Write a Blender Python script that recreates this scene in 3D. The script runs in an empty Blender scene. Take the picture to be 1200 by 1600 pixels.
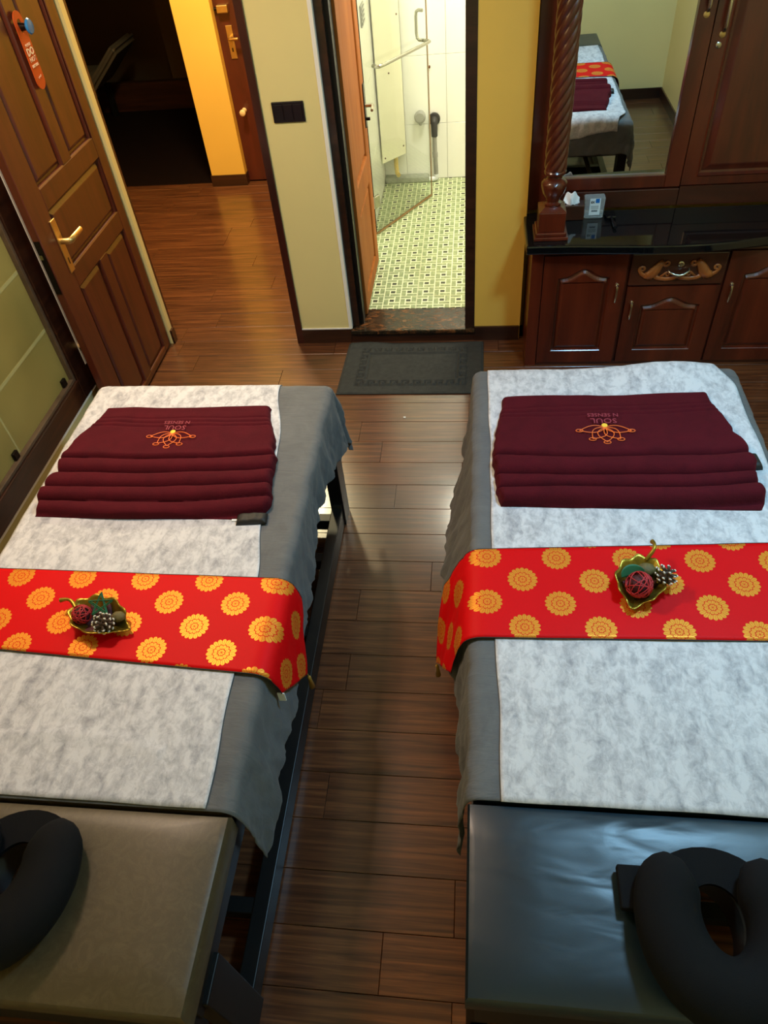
import bpy, bmesh, math, random
from mathutils import Vector, Matrix, noise
random.seed(7)
scene = bpy.context.scene
COL = scene.collection
PI = math.pi

# ------------------------------------------------------------------ camera
cam_d = bpy.data.cameras.new('camera')
cam = bpy.data.objects.new('camera', cam_d); COL.objects.link(cam)
cam_d.sensor_fit = 'HORIZONTAL'; cam_d.sensor_width = 36.0
cam_d.lens = 36.0 * 1123.35 / 1200.0
cam_d.clip_start = 0.02; cam_d.clip_end = 60
CAMH = 2.3
_m = (Matrix.Rotation(math.radians(10.0598), 4, 'Z') @ Matrix.Rotation(math.radians(44.0891), 4, 'X')
      @ Matrix.Rotation(math.radians(-6.5534), 4, 'Z'))
cam.matrix_world = Matrix.Translation((0, 0, CAMH)) @ _m
scene.camera = cam

# ------------------------------------------------------------------ world, lights, exposure
world = bpy.data.worlds.new('world'); scene.world = world; world.use_nodes = True
bg = world.node_tree.nodes['Background']
bg.inputs[0].default_value = (0.6, 0.55, 0.45, 1); bg.inputs[1].default_value = 0.02
vs = scene.view_settings
scene.display_settings.display_device = 'sRGB'
vs.view_transform = 'Standard'; vs.look = 'None'; vs.gamma = 1.0; vs.use_curve_mapping = False
vs.exposure = 0.0

def area_light(name, loc, size, power, color, rot=(0, 0, 0), size_y=None, spread=None):
    l = bpy.data.lights.new(name, 'AREA'); l.energy = power; l.color = color
    l.size = size
    if size_y: l.shape = 'RECTANGLE'; l.size_y = size_y
    if spread: l.spread = spread
    o = bpy.data.objects.new(name, l); COL.objects.link(o); o.location = loc; o.rotation_euler = rot
    return o
WARM = (1.0, 0.75, 0.56); COOL = (0.36, 0.70, 1.0); BATH = (1.0, 0.97, 0.78); HALL = (1.0, 0.86, 0.50)
area_light('warm_ceiling_light', (-1.42, 2.05, 2.70), 0.30, 40, WARM)
area_light('cool_ceiling_light', (0.98, 1.62, 2.70), 0.30, 45, COOL)
area_light('bath_ceiling_light', (0.05, 4.75, 2.68), 0.45, 50, BATH)
area_light('hall_ceiling_light', (-1.62, 4.85, 2.68), 0.25, 78, HALL)

# ------------------------------------------------------------------ materials
def lin(c):
    r = []
    for v in c:
        v /= 255.0
        r.append(v / 12.92 if v <= 0.04045 else ((v + 0.055) / 1.055) ** 2.4)
    return (r[0], r[1], r[2], 1.0)

class NT:
    def __init__(self, name):
        self.m = bpy.data.materials.new(name); self.m.use_nodes = True
        self.t = self.m.node_tree; self.n = self.t.nodes; self.l = self.t.links
        self.b = self.n['Principled BSDF']
    def node(self, typ, **kw):
        x = self.n.new(typ)
        for k, v in kw.items(): setattr(x, k, v)
        return x
    def link(self, a, b): self.l.new(a, b)
    def val(self, sock, v):
        if hasattr(v, 'is_output') or isinstance(v, bpy.types.NodeSocket): self.link(v, sock)
        else: sock.default_value = v
    def math(self, op, a, b=None, c=None, clamp=False):
        x = self.node('ShaderNodeMath', operation=op, use_clamp=clamp)
        self.val(x.inputs[0], a)
        if b is not None: self.val(x.inputs[1], b)
        if c is not None: self.val(x.inputs[2], c)
        return x.outputs[0]
    def mix(self, f, a, b, mode='MIX'):
        x = self.node('ShaderNodeMix', data_type='RGBA', blend_type=mode)
        self.val(x.inputs[0], f); self.val(x.inputs[6], a); self.val(x.inputs[7], b)
        return x.outputs[2]
    def coord(self, kind='Object', scale=(1, 1, 1), loc=(0, 0, 0), rot=(0, 0, 0)):
        t = self.node('ShaderNodeTexCoord'); mp = self.node('ShaderNodeMapping')
        mp.inputs['Scale'].default_value = scale; mp.inputs['Location'].default_value = loc
        mp.inputs['Rotation'].default_value = rot
        self.link(t.outputs[kind], mp.inputs[0]); return mp.outputs[0]
    def pos(self, scale=(1, 1, 1), rot=(0, 0, 0)):
        t = self.node('ShaderNodeNewGeometry'); mp = self.node('ShaderNodeMapping')
        mp.inputs['Scale'].default_value = scale; mp.inputs['Rotation'].default_value = rot
        self.link(t.outputs['Position'], mp.inputs[0]); return mp.outputs[0]
    def noise(self, vec, scale, detail=4, rough=0.55, dist=0.0):
        x = self.node('ShaderNodeTexNoise'); self.link(vec, x.inputs['Vector'])
        x.inputs['Scale'].default_value = scale; x.inputs['Detail'].default_value = detail
        x.inputs['Roughness'].default_value = rough; x.inputs['Distortion'].default_value = dist
        return x.outputs['Fac']
    def ramp(self, f, stops):
        x = self.node('ShaderNodeValToRGB'); self.link(f, x.inputs[0])
        e = x.color_ramp.elements
        while len(e) < len(stops): e.new(0.5)
        for i, (p, c) in enumerate(stops):
            e[i].position = p; e[i].color = c if len(c) == 4 else (*c, 1)
        return x.outputs[0]
    def bump(self, h, strength=0.3, dist=0.005):
        x = self.node('ShaderNodeBump'); self.link(h, x.inputs['Height'])
        x.inputs['Strength'].default_value = strength; x.inputs['Distance'].default_value = dist
        self.link(x.outputs[0], self.b.inputs['Normal'])
    def set(self, **kw):
        for k, v in kw.items(): self.val(self.b.inputs[k.replace('_', ' ')], v)
        return self

def plain(name, rgb, rough=0.5, metal=0.0, var=0.08, scale=8, bump=0.0, bscale=60, spec=0.5, coat=0.0, kind='Object'):
    m = NT(name); v = m.coord(kind)
    n = m.noise(v, scale, 3)
    c = lin(rgb)
    d = tuple(x * (1 - var) for x in c[:3]) + (1,); e = tuple(min(1, x * (1 + var)) for x in c[:3]) + (1,)
    m.set(Base_Color=m.ramp(n, [(0.3, d), (0.7, e)]), Roughness=rough, Metallic=metal)
    m.b.inputs['Specular IOR Level'].default_value = spec
    m.b.inputs['Coat Weight'].default_value = coat
    m.b.inputs['Coat Roughness'].default_value = 0.12
    if bump: m.bump(m.noise(v, bscale, 3), bump, 0.002)
    return m.m

def wood(name, dark, mid, light, scale=(3, 3, 40), rough=0.35, coat=0.3, bump=0.05, rnd=0.0, world=False, nscale=1.0, spec=0.5):
    m = NT(name)
    if rnd:
        oi = m.node('ShaderNodeObjectInfo')
        v0 = m.pos(scale)
        cx = m.node('ShaderNodeVectorMath', operation='ADD'); m.link(v0, cx.inputs[0])
        cm = m.node('ShaderNodeCombineXYZ')
        m.link(m.math('MULTIPLY', oi.outputs['Random'], 37.0), cm.inputs[0]); m.link(m.math('MULTIPLY', oi.outputs['Random'], 91.0), cm.inputs[1])
        m.link(cm.outputs[0], cx.inputs[1]); v = cx.outputs[0]
    else:
        v = m.pos(scale) if world else m.coord('Object', scale)
    n = m.noise(v, nscale, 6, 0.62, 0.6)
    col = m.ramp(n, [(0.28, lin(dark)), (0.5, lin(mid)), (0.74, lin(light))])
    if rnd:
        f = m.math('MULTIPLY_ADD', oi.outputs['Random'], rnd, 1 - rnd / 2)
        g = m.node('ShaderNodeCombineColor'); 
        for i in range(3): m.link(f, g.inputs[i])
        col = m.mix(1.0, col, g.outputs[0], 'MULTIPLY')
    m.set(Base_Color=col, Roughness=rough)
    m.b.inputs['Coat Weight'].default_value = coat; m.b.inputs['Coat Roughness'].default_value = 0.15
    m.b.inputs['Specular IOR Level'].default_value = spec
    if bump: m.bump(n, bump, 0.002)
    return m.m

M = {}
M['plank'] = wood('laminate_plank', (46, 22, 11), (88, 50, 27), (126, 78, 44), (2.4, 70, 1), 0.30, 0.60, 0.06, 0.2, nscale=1.0)
M['cream'] = plain('pale_yellow_paint', (226, 212, 146), 0.55, var=0.03, scale=2, bump=0.05, bscale=90)
M['mustard'] = plain('mustard_yellow_paint', (228, 184, 80), 0.55, var=0.03, scale=2, bump=0.05, bscale=90)
M['white_paint'] = plain('ceiling_paint', (235, 232, 222), 0.7, var=0.02)
M['dark_wall'] = plain('shade_darkened_paint', (64, 48, 26), 0.7, var=0.05)  # wall colour darkened to paint in the shade of the unlit room
M['dark_trim'] = wood('dark_brown_wood', (28, 13, 8), (44, 22, 13), (62, 33, 20), (4, 4, 30), 0.3, 0.4, 0.03)
M['dark_trim_x'] = wood('dark_brown_wood_level', (30, 14, 8), (48, 24, 13), (68, 36, 20), (2, 30, 30), 0.35, 0.3, 0.03)
M['maroon_frame'] = wood('maroon_frame_wood', (40, 12, 10), (56, 18, 14), (70, 24, 18), (8, 8, 1.5), 0.35, 0.3, 0.03)
M['door_wood'] = wood('red_brown_door_wood', (62, 23, 14), (84, 34, 19), (98, 43, 24), (14, 14, 1.6), 0.36, 0.3, 0.03)
M['bath_door_wood'] = wood('orange_brown_door_wood', (136, 72, 22), (154, 86, 30), (168, 98, 40), (14, 14, 1.6), 0.6, 0.0, 0.03, spec=0.15)
M['hall_door_wood'] = wood('maroon_door_wood', (60, 20, 12), (76, 27, 16), (88, 33, 19), (10, 10, 1.5), 0.35, 0.3, 0.03)
M['mahogany'] = wood('polished_mahogany', (54, 17, 8), (82, 29, 13), (102, 39, 18), (9, 9, 1.3), 0.28, 0.5, 0.03)
M['mahogany_dark'] = wood('dark_mahogany', (46, 18, 10), (66, 28, 15), (84, 38, 20), (1.5, 9, 9), 0.3, 0.5, 0.03)
M['carving'] = wood('carved_oak_tone', (120, 62, 24), (150, 82, 34), (172, 98, 42), (10, 10, 10), 0.35, 0.4, 0.03)
M['granite'] = plain('black_granite', (12, 13, 15), 0.06, var=0.4, scale=120, spec=0.6)
m = NT('brown_veined_marble'); v = m.pos((1, 1, 1))
n1 = m.noise(v, 6, 8, 0.7, 2.5); n2 = m.noise(m.pos((6, 16, 6), (0, 0, 0.5)), 2.2, 6, 0.7, 1.5)
m.set(Base_Color=m.mix(m.ramp(n2, [(0.5, (0, 0, 0, 1)), (0.66, (1, 1, 1, 1))]), m.ramp(n1, [(0.3, lin((26, 20, 14))), (0.7, lin((52, 40, 26)))]), lin((120, 72, 38))), Roughness=0.15)
M['marble'] = m.m
M['brass'] = plain('antique_brass', (214, 180, 114), 0.38, 1.0, var=0.15)
M['nickel'] = plain('brushed_nickel', (196, 188, 168), 0.25, 1.0, var=0.1)
M['chrome'] = plain('chrome', (168, 166, 152), 0.14, 1.0, var=0.03)
M['dark_metal'] = plain('dark_metal', (40, 34, 30), 0.35, 0.8)
M['black_switch'] = plain('black_gloss_plastic', (14, 14, 20), 0.18, var=0.1)
M['cream_plastic'] = plain('cream_plastic', (226, 196, 140), 0.4)
M['blue_plastic'] = plain('blue_plastic', (40, 120, 180), 0.25)
M['orange_card'] = plain('orange_card', (196, 76, 20), 0.5, var=0.04)
M['print_white'] = plain('pale_print', (250, 225, 190), 0.6, var=0.02)
M['black_iron'] = plain('black_painted_wood', (10, 9, 9), 0.42, var=0.2, spec=0.4)
M['black_fabric'] = plain('black_knit_fabric', (9, 10, 13), 0.85, var=0.2, bump=0.2, bscale=400, spec=0.2)
M['black_cloth'] = plain('black_folded_cloth', (20, 19, 17), 0.6, var=0.2, bump=0.3, bscale=120)
# gray cover
m = NT('gray_cotton'); v = m.coord('Object')
n = m.noise(m.pos((1, 1, 1)), 9, 5, 0.6, 1.2); n2 = m.noise(m.pos((5, 22, 8), (0, 0, 0.6)), 2.0, 4, 0.6, 1.0)
m.set(Base_Color=m.ramp(n, [(0.3, lin((84, 85, 87))), (0.7, lin((98, 99, 100)))]), Roughness=0.75)
m.b.inputs['Specular IOR Level'].default_value = 0.3; m.b.inputs['Sheen Weight'].default_value = 0.1
m.bump(n2, 0.25, 0.015); M['cover'] = m.m
# nonwoven sheet
def nonwoven(name, lo, hi):
    m = NT(name)
    n1 = m.noise(m.pos((1.0, 0.8, 1), (0, 0, 0.5)), 38, 8, 0.72, 0.5)
    n2 = m.noise(m.pos((1.6, 0.6, 1), (0, 0, -0.6)), 15, 6, 0.66, 0.5)
    f = m.math('ADD', m.math('MULTIPLY', n1, 0.55), m.math('MULTIPLY', n2, 0.45))
    m.set(Base_Color=m.ramp(f, [(0.36, lin(lo)), (0.47, lin(tuple((a * 0.4 + b * 0.6) for a, b in zip(lo, hi)))), (0.56, lin(hi))]), Roughness=0.8)
    m.b.inputs['Specular IOR Level'].default_value = 0.25
    m.bump(n1, 0.35, 0.003); return m.m
M['sheet'] = nonwoven('nonwoven_white', (148, 148, 154), (206, 205, 208))
# towel
m = NT('burgundy_terry'); v = m.pos((1, 1, 1))
n = m.noise(v, 260, 3, 0.7); n2 = m.noise(v, 14, 4, 0.6, 0.8)
m.set(Base_Color=m.mix(n2, lin((58, 9, 18)), lin((84, 14, 26))), Roughness=0.95)
m.b.inputs['Specular IOR Level'].default_value = 0.15; m.b.inputs['Sheen Weight'].default_value = 0.12
m.b.inputs['Sheen Roughness'].default_value = 0.5; m.b.inputs['Sheen Tint'].default_value = lin((170, 40, 60))
m.bump(n, 0.5, 0.004); M['towel'] = m.m
M['thread'] = plain('orange_thread', (240, 110, 40), 0.6, var=0.1)
M['thread_yellow'] = plain('yellow_thread', (250, 200, 60), 0.6)
M['thread_pink'] = plain('dull_pink_thread', (150, 52, 66), 0.7)
# leather
def leather(name, rgb, rough, wr_scale, wr_rot, wr, fine, tint2):
    m = NT(name)
    a = m.noise(m.pos(wr_scale, (0, 0, wr_rot)), 1.0, 1.5, 0.4, 0.5); b = m.noise(m.pos((1, 1, 1)), 300, 2)
    s = m.noise(m.pos((1, 1, 1)), 28, 8, 0.75, 2.0)
    m.set(Base_Color=m.mix(m.ramp(s, [(0.45, (0, 0, 0, 1)), (0.62, (1, 1, 1, 1))]), lin(rgb), lin(tint2)), Roughness=rough)
    if wr > 0.2:
        g = m.node('ShaderNodeNewGeometry'); dn = m.node('ShaderNodeVectorMath', operation='DISTANCE'); m.link(g.outputs['Position'], dn.inputs[0]); dn.inputs[1].default_value = (0.33, 0.60, 0.654)
        mr = m.node('ShaderNodeMapRange'); m.link(dn.outputs['Value'], mr.inputs[0]); mr.inputs[1].default_value = 0.04; mr.inputs[2].default_value = 0.30; mr.inputs[3].default_value = 1.0; mr.inputs[4].default_value = 0.12
        a = m.math('MULTIPLY', a, mr.outputs[0])
    h = m.math('ADD', m.math('MULTIPLY', a, wr), m.math('MULTIPLY', b, fine))
    m.bump(h, 0.5, 0.02); m.b.inputs['Specular IOR Level'].default_value = 0.6
    return m.m
M['leather_right'] = leather('cool_reflection_vinyl_creased', (16, 36, 48), 0.36, (7, 19, 7), 0.85, 0.6, 0.006, (22, 38, 48))  # blue base tint paints in cool light reflected by the black vinyl
M['leather_left'] = leather('warm_reflection_vinyl_scuffed', (74, 62, 42), 0.42, (3, 4, 3), 0.3, 0.05, 0.008, (84, 72, 50))  # brown base colour paints in a warm reflection; the blotches are scuffs
# runner
def brocade():
    m = NT('red_gold_brocade')
    uv = m.node('ShaderNodeUVMap'); sp = m.node('ShaderNodeSeparateXYZ'); m.link(uv.outputs[0], sp.inputs[0])
    tot = None; dets = None
    ang_r = []
    for off in (0.0, 0.5):
        x = m.math('MULTIPLY', m.math('SUBTRACT', m.math('FRACT', m.math('ADD', sp.outputs[0], 0.5 + off)), 0.5), 0.200)
        y = m.math('MULTIPLY', m.math('SUBTRACT', m.math('FRACT', m.math('ADD', sp.outputs[1], 0.5 + off)), 0.5), 0.164)
        r = m.math('SQRT', m.math('ADD', m.math('MULTIPLY', x, x), m.math('MULTIPLY', y, y)))
        a = m.math('ARCTAN2', y, x)
        AB = lambda n_, ph=0.0: m.math('ABSOLUTE', m.math('SINE', m.math('MULTIPLY_ADD', a, float(n_), ph)))
        bands = []
        for n_, R_, A_ in ((4, 0.0085, 0.0030), (6, 0.0205, 0.0045), (9, 0.0378, 0.0062)):
            s_ = AB(n_); bands.append((s_, m.math('MULTIPLY_ADD', s_, A_, R_)))
        line = None; inner = None
        for i_, (s_, rb) in enumerate(bands):
            here = m.math('LESS_THAN', r, rb)
            ring = here if inner is None else m.math('SUBTRACT', here, inner, clamp=True)
            # petal separators, a vein in each petal and the petal outline
            sep = m.math('LESS_THAN', m.math('MULTIPLY', s_, r), (0.0011, 0.0024, 0.0040)[i_])
            cs = m.math('ABSOLUTE', m.math('COSINE', m.math('MULTIPLY', a, float((4, 6, 9)[i_]))))
            vein = m.math('LESS_THAN', m.math('MULTIPLY', cs, r), (0.0004, 0.0014, 0.0026)[i_])
            outl = m.math('LESS_THAN', m.math('ABSOLUTE', m.math('SUBTRACT', r, rb)), 0.0012)
            l_ = m.math('MAXIMUM', m.math('MULTIPLY', ring, m.math('MAXIMUM', sep, vein)), outl)
            line = l_ if line is None else m.math('MAXIMUM', line, l_)
            inner = here
        g = m.math('MULTIPLY', inner, m.math('SUBTRACT', 1.0, line))
        tot = g if tot is None else m.math('MAXIMUM', tot, g)
    weave = m.noise(m.pos((1, 1, 1)), 500, 2)
    red = m.mix(weave, lin((190, 4, 10)), lin((218, 8, 14))); gold = m.mix(weave, lin((204, 122, 28)), lin((234, 164, 62)))
    m.set(Base_Color=m.mix(tot, red, gold), Roughness=m.math('MULTIPLY_ADD', tot, -0.12, 0.55), Metallic=m.math('MULTIPLY', tot, 0.45))
    m.bump(tot, 0.25, 0.0015); m.b.inputs['Specular IOR Level'].default_value = 0.12
    return m.m
M['brocade'] = brocade()
# bath tiles
def mosaic():
    m = NT('printed_mosaic_tile'); uv = m.node('ShaderNodeUVMap'); sp = m.node('ShaderNodeSeparateXYZ'); m.link(uv.outputs[0], sp.inputs[0])
    u = m.math('FRACT', m.math('MULTIPLY', sp.outputs[0], 3.0)); v = m.math('FRACT', m.math('MULTIPLY', sp.outputs[1], 3.0))
    def rect(x0, x1, y0, y1):
        a = m.math('MULTIPLY', m.math('GREATER_THAN', u, x0), m.math('LESS_THAN', u, x1))
        b = m.math('MULTIPLY', m.math('GREATER_THAN', v, y0), m.math('LESS_THAN', v, y1))
        return m.math('MULTIPLY', a, b)
    t = rect(0.03, 0.64, 0.74, 0.97)
    for q in ((0.70, 0.97, 0.34, 0.97), (0.36, 0.97, 0.03, 0.27), (0.03, 0.30, 0.03, 0.68)): t = m.math('MAXIMUM', t, rect(*q))
    d = rect(0.37, 0.64, 0.37, 0.64)
    n = m.noise(m.pos((1, 1, 1)), 45, 2, 0.5)
    green = m.ramp(n, [(0.35, lin((128, 142, 100))), (0.65, lin((160, 172, 124)))])
    c = m.mix(t, lin((232, 236, 196)), green); c = m.mix(d, c, lin((58, 66, 44)))
    m.set(Base_Color=c, Roughness=0.3); m.b.inputs['Specular IOR Level'].default_value = 0.4
    return m.m
M['mosaic'] = mosaic()
M['wall_tile'] = plain('white_glazed_tile', (246, 244, 236), 0.18, var=0.02, scale=3)
M['grout'] = plain('pale_grout', (190, 186, 168), 0.8)
m = NT('green_tint_glass')
m.set(Base_Color=(0.95, 0.985, 0.95, 1), Roughness=0.0, Transmission_Weight=1.0); m.b.inputs['IOR'].default_value = 1.35
M['glass'] = m.m
M['glass_edge'] = plain('amber_glass_edge', (150, 112, 66), 0.3)
# frosted pane
m = NT('frosted_glass'); n = m.noise(m.pos((1, 1, 1)), 2.5, 2, 0.5); n2 = m.noise(m.pos((1, 1, 1)), 600, 2)
m.set(Base_Color=m.ramp(n, [(0.3, lin((152, 142, 78))), (0.7, lin((182, 168, 96)))]), Roughness=0.42, Transmission_Weight=0.25); m.bump(n2, 0.2, 0.0008)
M['frosted'] = m.m
m = NT('mirror_glass'); m.set(Base_Color=(0.93, 0.95, 0.93, 1), Metallic=1.0, Roughness=0.0); M['mirror'] = m.m
M['mat'] = plain('dark_gray_terry', (58, 58, 54), 0.95, var=0.15, scale=40, bump=0.5, bscale=350, spec=0.1)
M['gray_pvc'] = plain('gray_pipe', (150, 148, 140), 0.4)
M['black_rubber'] = plain('dark_rubber', (48, 46, 44), 0.5)
M['yellow_pipe'] = plain('yellow_pipe', (214, 180, 90), 0.5)
M['ivory_panel'] = plain('ivory_plastic_sheet', (246, 240, 212), 0.35, var=0.02)
M['cement'] = plain('gray_cement', (150, 152, 140), 0.8, var=0.15, scale=20)
M['tissue'] = plain('white_tissue', (238, 240, 242), 0.9, bump=0.3, bscale=80)
m = NT('clear_plastic'); m.set(Base_Color=(0.93, 0.96, 0.96, 1), Roughness=0.10, Transmission_Weight=0.75); m.b.inputs['IOR'].default_value = 1.3
M['clear_plastic'] = m.m
M['label_white'] = plain('white_label', (232, 238, 240), 0.5, var=0.02)
M['label_blue'] = plain('blue_label', (20, 110, 190), 0.5, var=0.02)
M['ink'] = plain('black_ink', (22, 24, 28), 0.6)
M['gold_bowl'] = plain('aged_gold', (150, 126, 44), 0.35, 0.85, var=0.35, scale=60, bump=0.5, bscale=90)
M['rattan_red'] = plain('red_rattan', (178, 34, 40), 0.55, var=0.2)
M['pine'] = plain('pine_cone_brown', (70, 50, 34), 0.7, var=0.3, scale=40)
M['pine_tip'] = plain('frosted_cone_tip', (226, 220, 204), 0.6)
M['green_twig'] = plain('green_twig', (30, 100, 62), 0.6, var=0.3)
M['dried_petal'] = plain('dried_burgundy_petal', (70, 18, 28), 0.7, var=0.3)
M['seed'] = plain('olive_seed_pod', (96, 84, 44), 0.7, var=0.3, scale=60, bump=0.5, bscale=120)
M['tassel'] = plain('gold_tassel', (170, 130, 50), 0.5)
M['screw'] = plain('rusty_screw', (110, 70, 40), 0.5, 0.5)
M['dim_cloth'] = plain('shade_darkened_upholstery', (74, 64, 48), 0.7)  # pale upholstery with the room's shade mixed into its colour
M['underfloor'] = plain('joint_and_unlit_floor', (20, 10, 6), 0.9, spec=0.05)

# ------------------------------------------------------------------ builders
def link(o, parent=None):
    COL.objects.link(o)
    if parent is not None: o.parent = parent
    return o
def smooth_mesh(me, ang=None):
    for p in me.polygons: p.use_smooth = True
    if ang is not None:
        try: me.set_sharp_from_angle(angle=ang)
        except Exception: pass
def obj(name, me, mat=None, parent=None, loc=None, smooth=None):
    if isinstance(me, bmesh.types.BMesh):
        bm = me; me = bpy.data.meshes.new(name); bm.normal_update(); bm.to_mesh(me); bm.free()
    if mat is not None and len(me.materials) == 0: me.materials.append(mat)
    if smooth: smooth_mesh(me, smooth if smooth is not True else None)
    o = bpy.data.objects.new(name, me)
    if loc is not None: o.location = loc
    return link(o, parent)
def tag(o, label=None, cat=None, group=None, kind=None):
    if label: o['label'] = label
    if cat: o['category'] = cat
    if group: o['group'] = group
    if kind: o['kind'] = kind
    return o
def thing(name, label, cat, loc=(0, 0, 0), rz=0.0, group=None):
    o = bpy.data.objects.new(name, None); COL.objects.link(o); o.empty_display_size = 0.05
    o.location = loc; o.rotation_euler = (0, 0, rz)
    return tag(o, label, cat, group)
def sroot(name, label, loc=(0, 0, 0)):
    o = bpy.data.objects.new(name, None); COL.objects.link(o); o.location = loc
    return tag(o, label, None, None, 'structure')
def bx(bm, x0, x1, y0, y1, z0, z1):
    vs_ = [bm.verts.new((x, y, z)) for z in (z0, z1) for (x, y) in ((x0, y0), (x1, y0), (x1, y1), (x0, y1))]
    for f in ((3, 2, 1, 0), (4, 5, 6, 7), (0, 1, 5, 4), (1, 2, 6, 5), (2, 3, 7, 6), (3, 0, 4, 7)):
        bm.faces.new([vs_[i] for i in f])
def box(name, x0, x1, y0, y1, z0, z1, mat, parent=None, bev=0.0, seg=2):
    """box in parent-local coordinates"""
    bm = bmesh.new(); bx(bm, x0, x1, y0, y1, z0, z1)
    if bev: bmesh.ops.bevel(bm, geom=bm.edges[:], offset=bev, segments=seg, profile=0.5, affect='EDGES')
    return obj(name, bm, mat, parent, smooth=0.3 if bev else None)
def wall(name, label, x0, x1, y0, y1, z0, z1, mat):
    return tag(box(name, x0, x1, y0, y1, z0, z1, mat), label, kind='structure')
def tube_bm(bm, pts, rad, n=8, cap=True, flat=1.0, up=None):
    pts = [Vector(p) for p in pts]; rings = []
    if not hasattr(rad, '__len__'): rad = [rad] * len(pts)
    prev = None
    for i, p in enumerate(pts):
        if i == 0: t = pts[1] - pts[0]
        elif i == len(pts) - 1: t = pts[-1] - pts[-2]
        else: t = pts[i + 1] - pts[i - 1]
        t.normalize()
        if prev is None:
            a = Vector(up) if up else (Vector((0, 0, 1)) if abs(t.z) < 0.9 else Vector((1, 0, 0)))
            s = t.cross(a).normalized()
        else:
            s = (prev - t * prev.dot(t))
            s = s.normalized() if s.length > 1e-6 else t.orthogonal().normalized()
        prev = s; u = s.cross(t).normalized()
        rings.append([bm.verts.new(p + s * rad[i] * math.cos(2 * PI * k / n) + u * rad[i] * flat * math.sin(2 * PI * k / n)) for k in range(n)])
    for a, b in zip(rings, rings[1:]):
        for k in range(n): bm.faces.new((a[k], a[(k + 1) % n], b[(k + 1) % n], b[k]))
    if cap:
        bm.faces.new(rings[0][::-1]); bm.faces.new(rings[-1])
def tube(name, pts, rad, mat, parent=None, n=8, flat=1.0, up=None, closed=False):
    bm = bmesh.new()
    if closed:
        pts = list(pts) + [pts[0], ]
    tube_bm(bm, pts, rad, n, True, flat, up)
    bmesh.ops.recalc_face_normals(bm, faces=bm.faces[:])
    return obj(name, bm, mat, parent, smooth=0.9)
def lathe(name, prof, mat, parent=None, n=24, loc=(0, 0, 0), mod=None, axis='Z'):
    """prof: list of (r, z)."""
    bm = bmesh.new(); rings = []
    for r, z in prof:
        ring = []
        for k in range(n):
            a = 2 * PI * k / n; rr = r * (mod(a, z) if mod else 1.0)
            c = (rr * math.cos(a), rr * math.sin(a), z)
            if axis == 'X': c = (c[2], c[0], c[1])
            if axis == 'Y': c = (c[0], c[2], c[1])
            ring.append(bm.verts.new((c[0] + loc[0], c[1] + loc[1], c[2] + loc[2])))
        rings.append(ring)
    for a, b in zip(rings, rings[1:]):
        for k in range(n): bm.faces.new((a[k], a[(k + 1) % n], b[(k + 1) % n], b[k]))
    bm.faces.new(rings[0][::-1]); bm.faces.new(rings[-1])
    bmesh.ops.recalc_face_normals(bm, faces=bm.faces[:])
    return obj(name, bm, mat, parent, smooth=0.7)
def grid(name, nu, nv, fn, mat, parent=None, thick=0.0, uvfn=None, smooth=True, offset=0.0):
    verts = []; uvs = []
    for j in range(nv + 1):
        for i in range(nu + 1):
            u, v = i / nu, j / nv; verts.append(fn(u, v))
            if uvfn: uvs.append(uvfn(u, v))
    faces = [(j * (nu + 1) + i, j * (nu + 1) + i + 1, (j + 1) * (nu + 1) + i + 1, (j + 1) * (nu + 1) + i) for j in range(nv) for i in range(nu)]
    me = bpy.data.meshes.new(name); me.from_pydata(verts, [], faces)
    if uvfn:
        ul = me.uv_layers.new(name='UVMap')
        for lp in me.loops: ul.data[lp.index].uv = uvs[lp.vertex_index]
    o = obj(name, me, mat, parent, smooth=True if smooth else None)
    if thick:
        s = o.modifiers.new('thickness', 'SOLIDIFY'); s.thickness = thick; s.offset = offset
    return o
def interp(tab, t):
    if t <= tab[0][0]: return tab[0][1]
    for (a, x), (b, y) in zip(tab, tab[1:]):
        if t <= b:
            f = (t - a) / (b - a); f = f * f * (3 - 2 * f); return x + (y - x) * f
    return tab[-1][1]
def prism(name, outline, z0, z1, mat, parent=None, bev=0.0, M4=None, smooth=None):
    """outline (x,y) extruded in z; optional matrix"""
    bm = bmesh.new()
    a = [bm.verts.new((x, y, z0)) for x, y in outline]; b = [bm.verts.new((x, y, z1)) for x, y in outline]
    n = len(outline)
    bm.faces.new(a[::-1]); bm.faces.new(b)
    for i in range(n): bm.faces.new((a[i], a[(i + 1) % n], b[(i + 1) % n], b[i]))
    bmesh.ops.recalc_face_normals(bm, faces=bm.faces[:])
    if bev: bmesh.ops.bevel(bm, geom=[e for e in bm.edges if e.calc_face_angle(0) > 0.6], offset=bev, segments=2, profile=0.5, affect='EDGES')
    if M4 is not None: bm.transform(M4)
    return obj(name, bm, mat, parent, smooth=0.3 if bev or smooth else None)
def inset(outline, d):
    """offset a counter-clockwise closed outline inwards by d"""
    n = len(outline); out = []
    for i in range(n):
        p0 = Vector(outline[i - 1]); p = Vector(outline[i]); p1 = Vector(outline[(i + 1) % n])
        e0 = (p - p0).normalized(); e1 = (p1 - p).normalized()
        n0 = Vector((-e0.y, e0.x)); n1 = Vector((-e1.y, e1.x)); b = n0 + n1
        k = d / max(0.35, (1 + n0.dot(n1))) 
        out.append((p.x + b.x * k, p.y + b.y * k))
    return out
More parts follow.
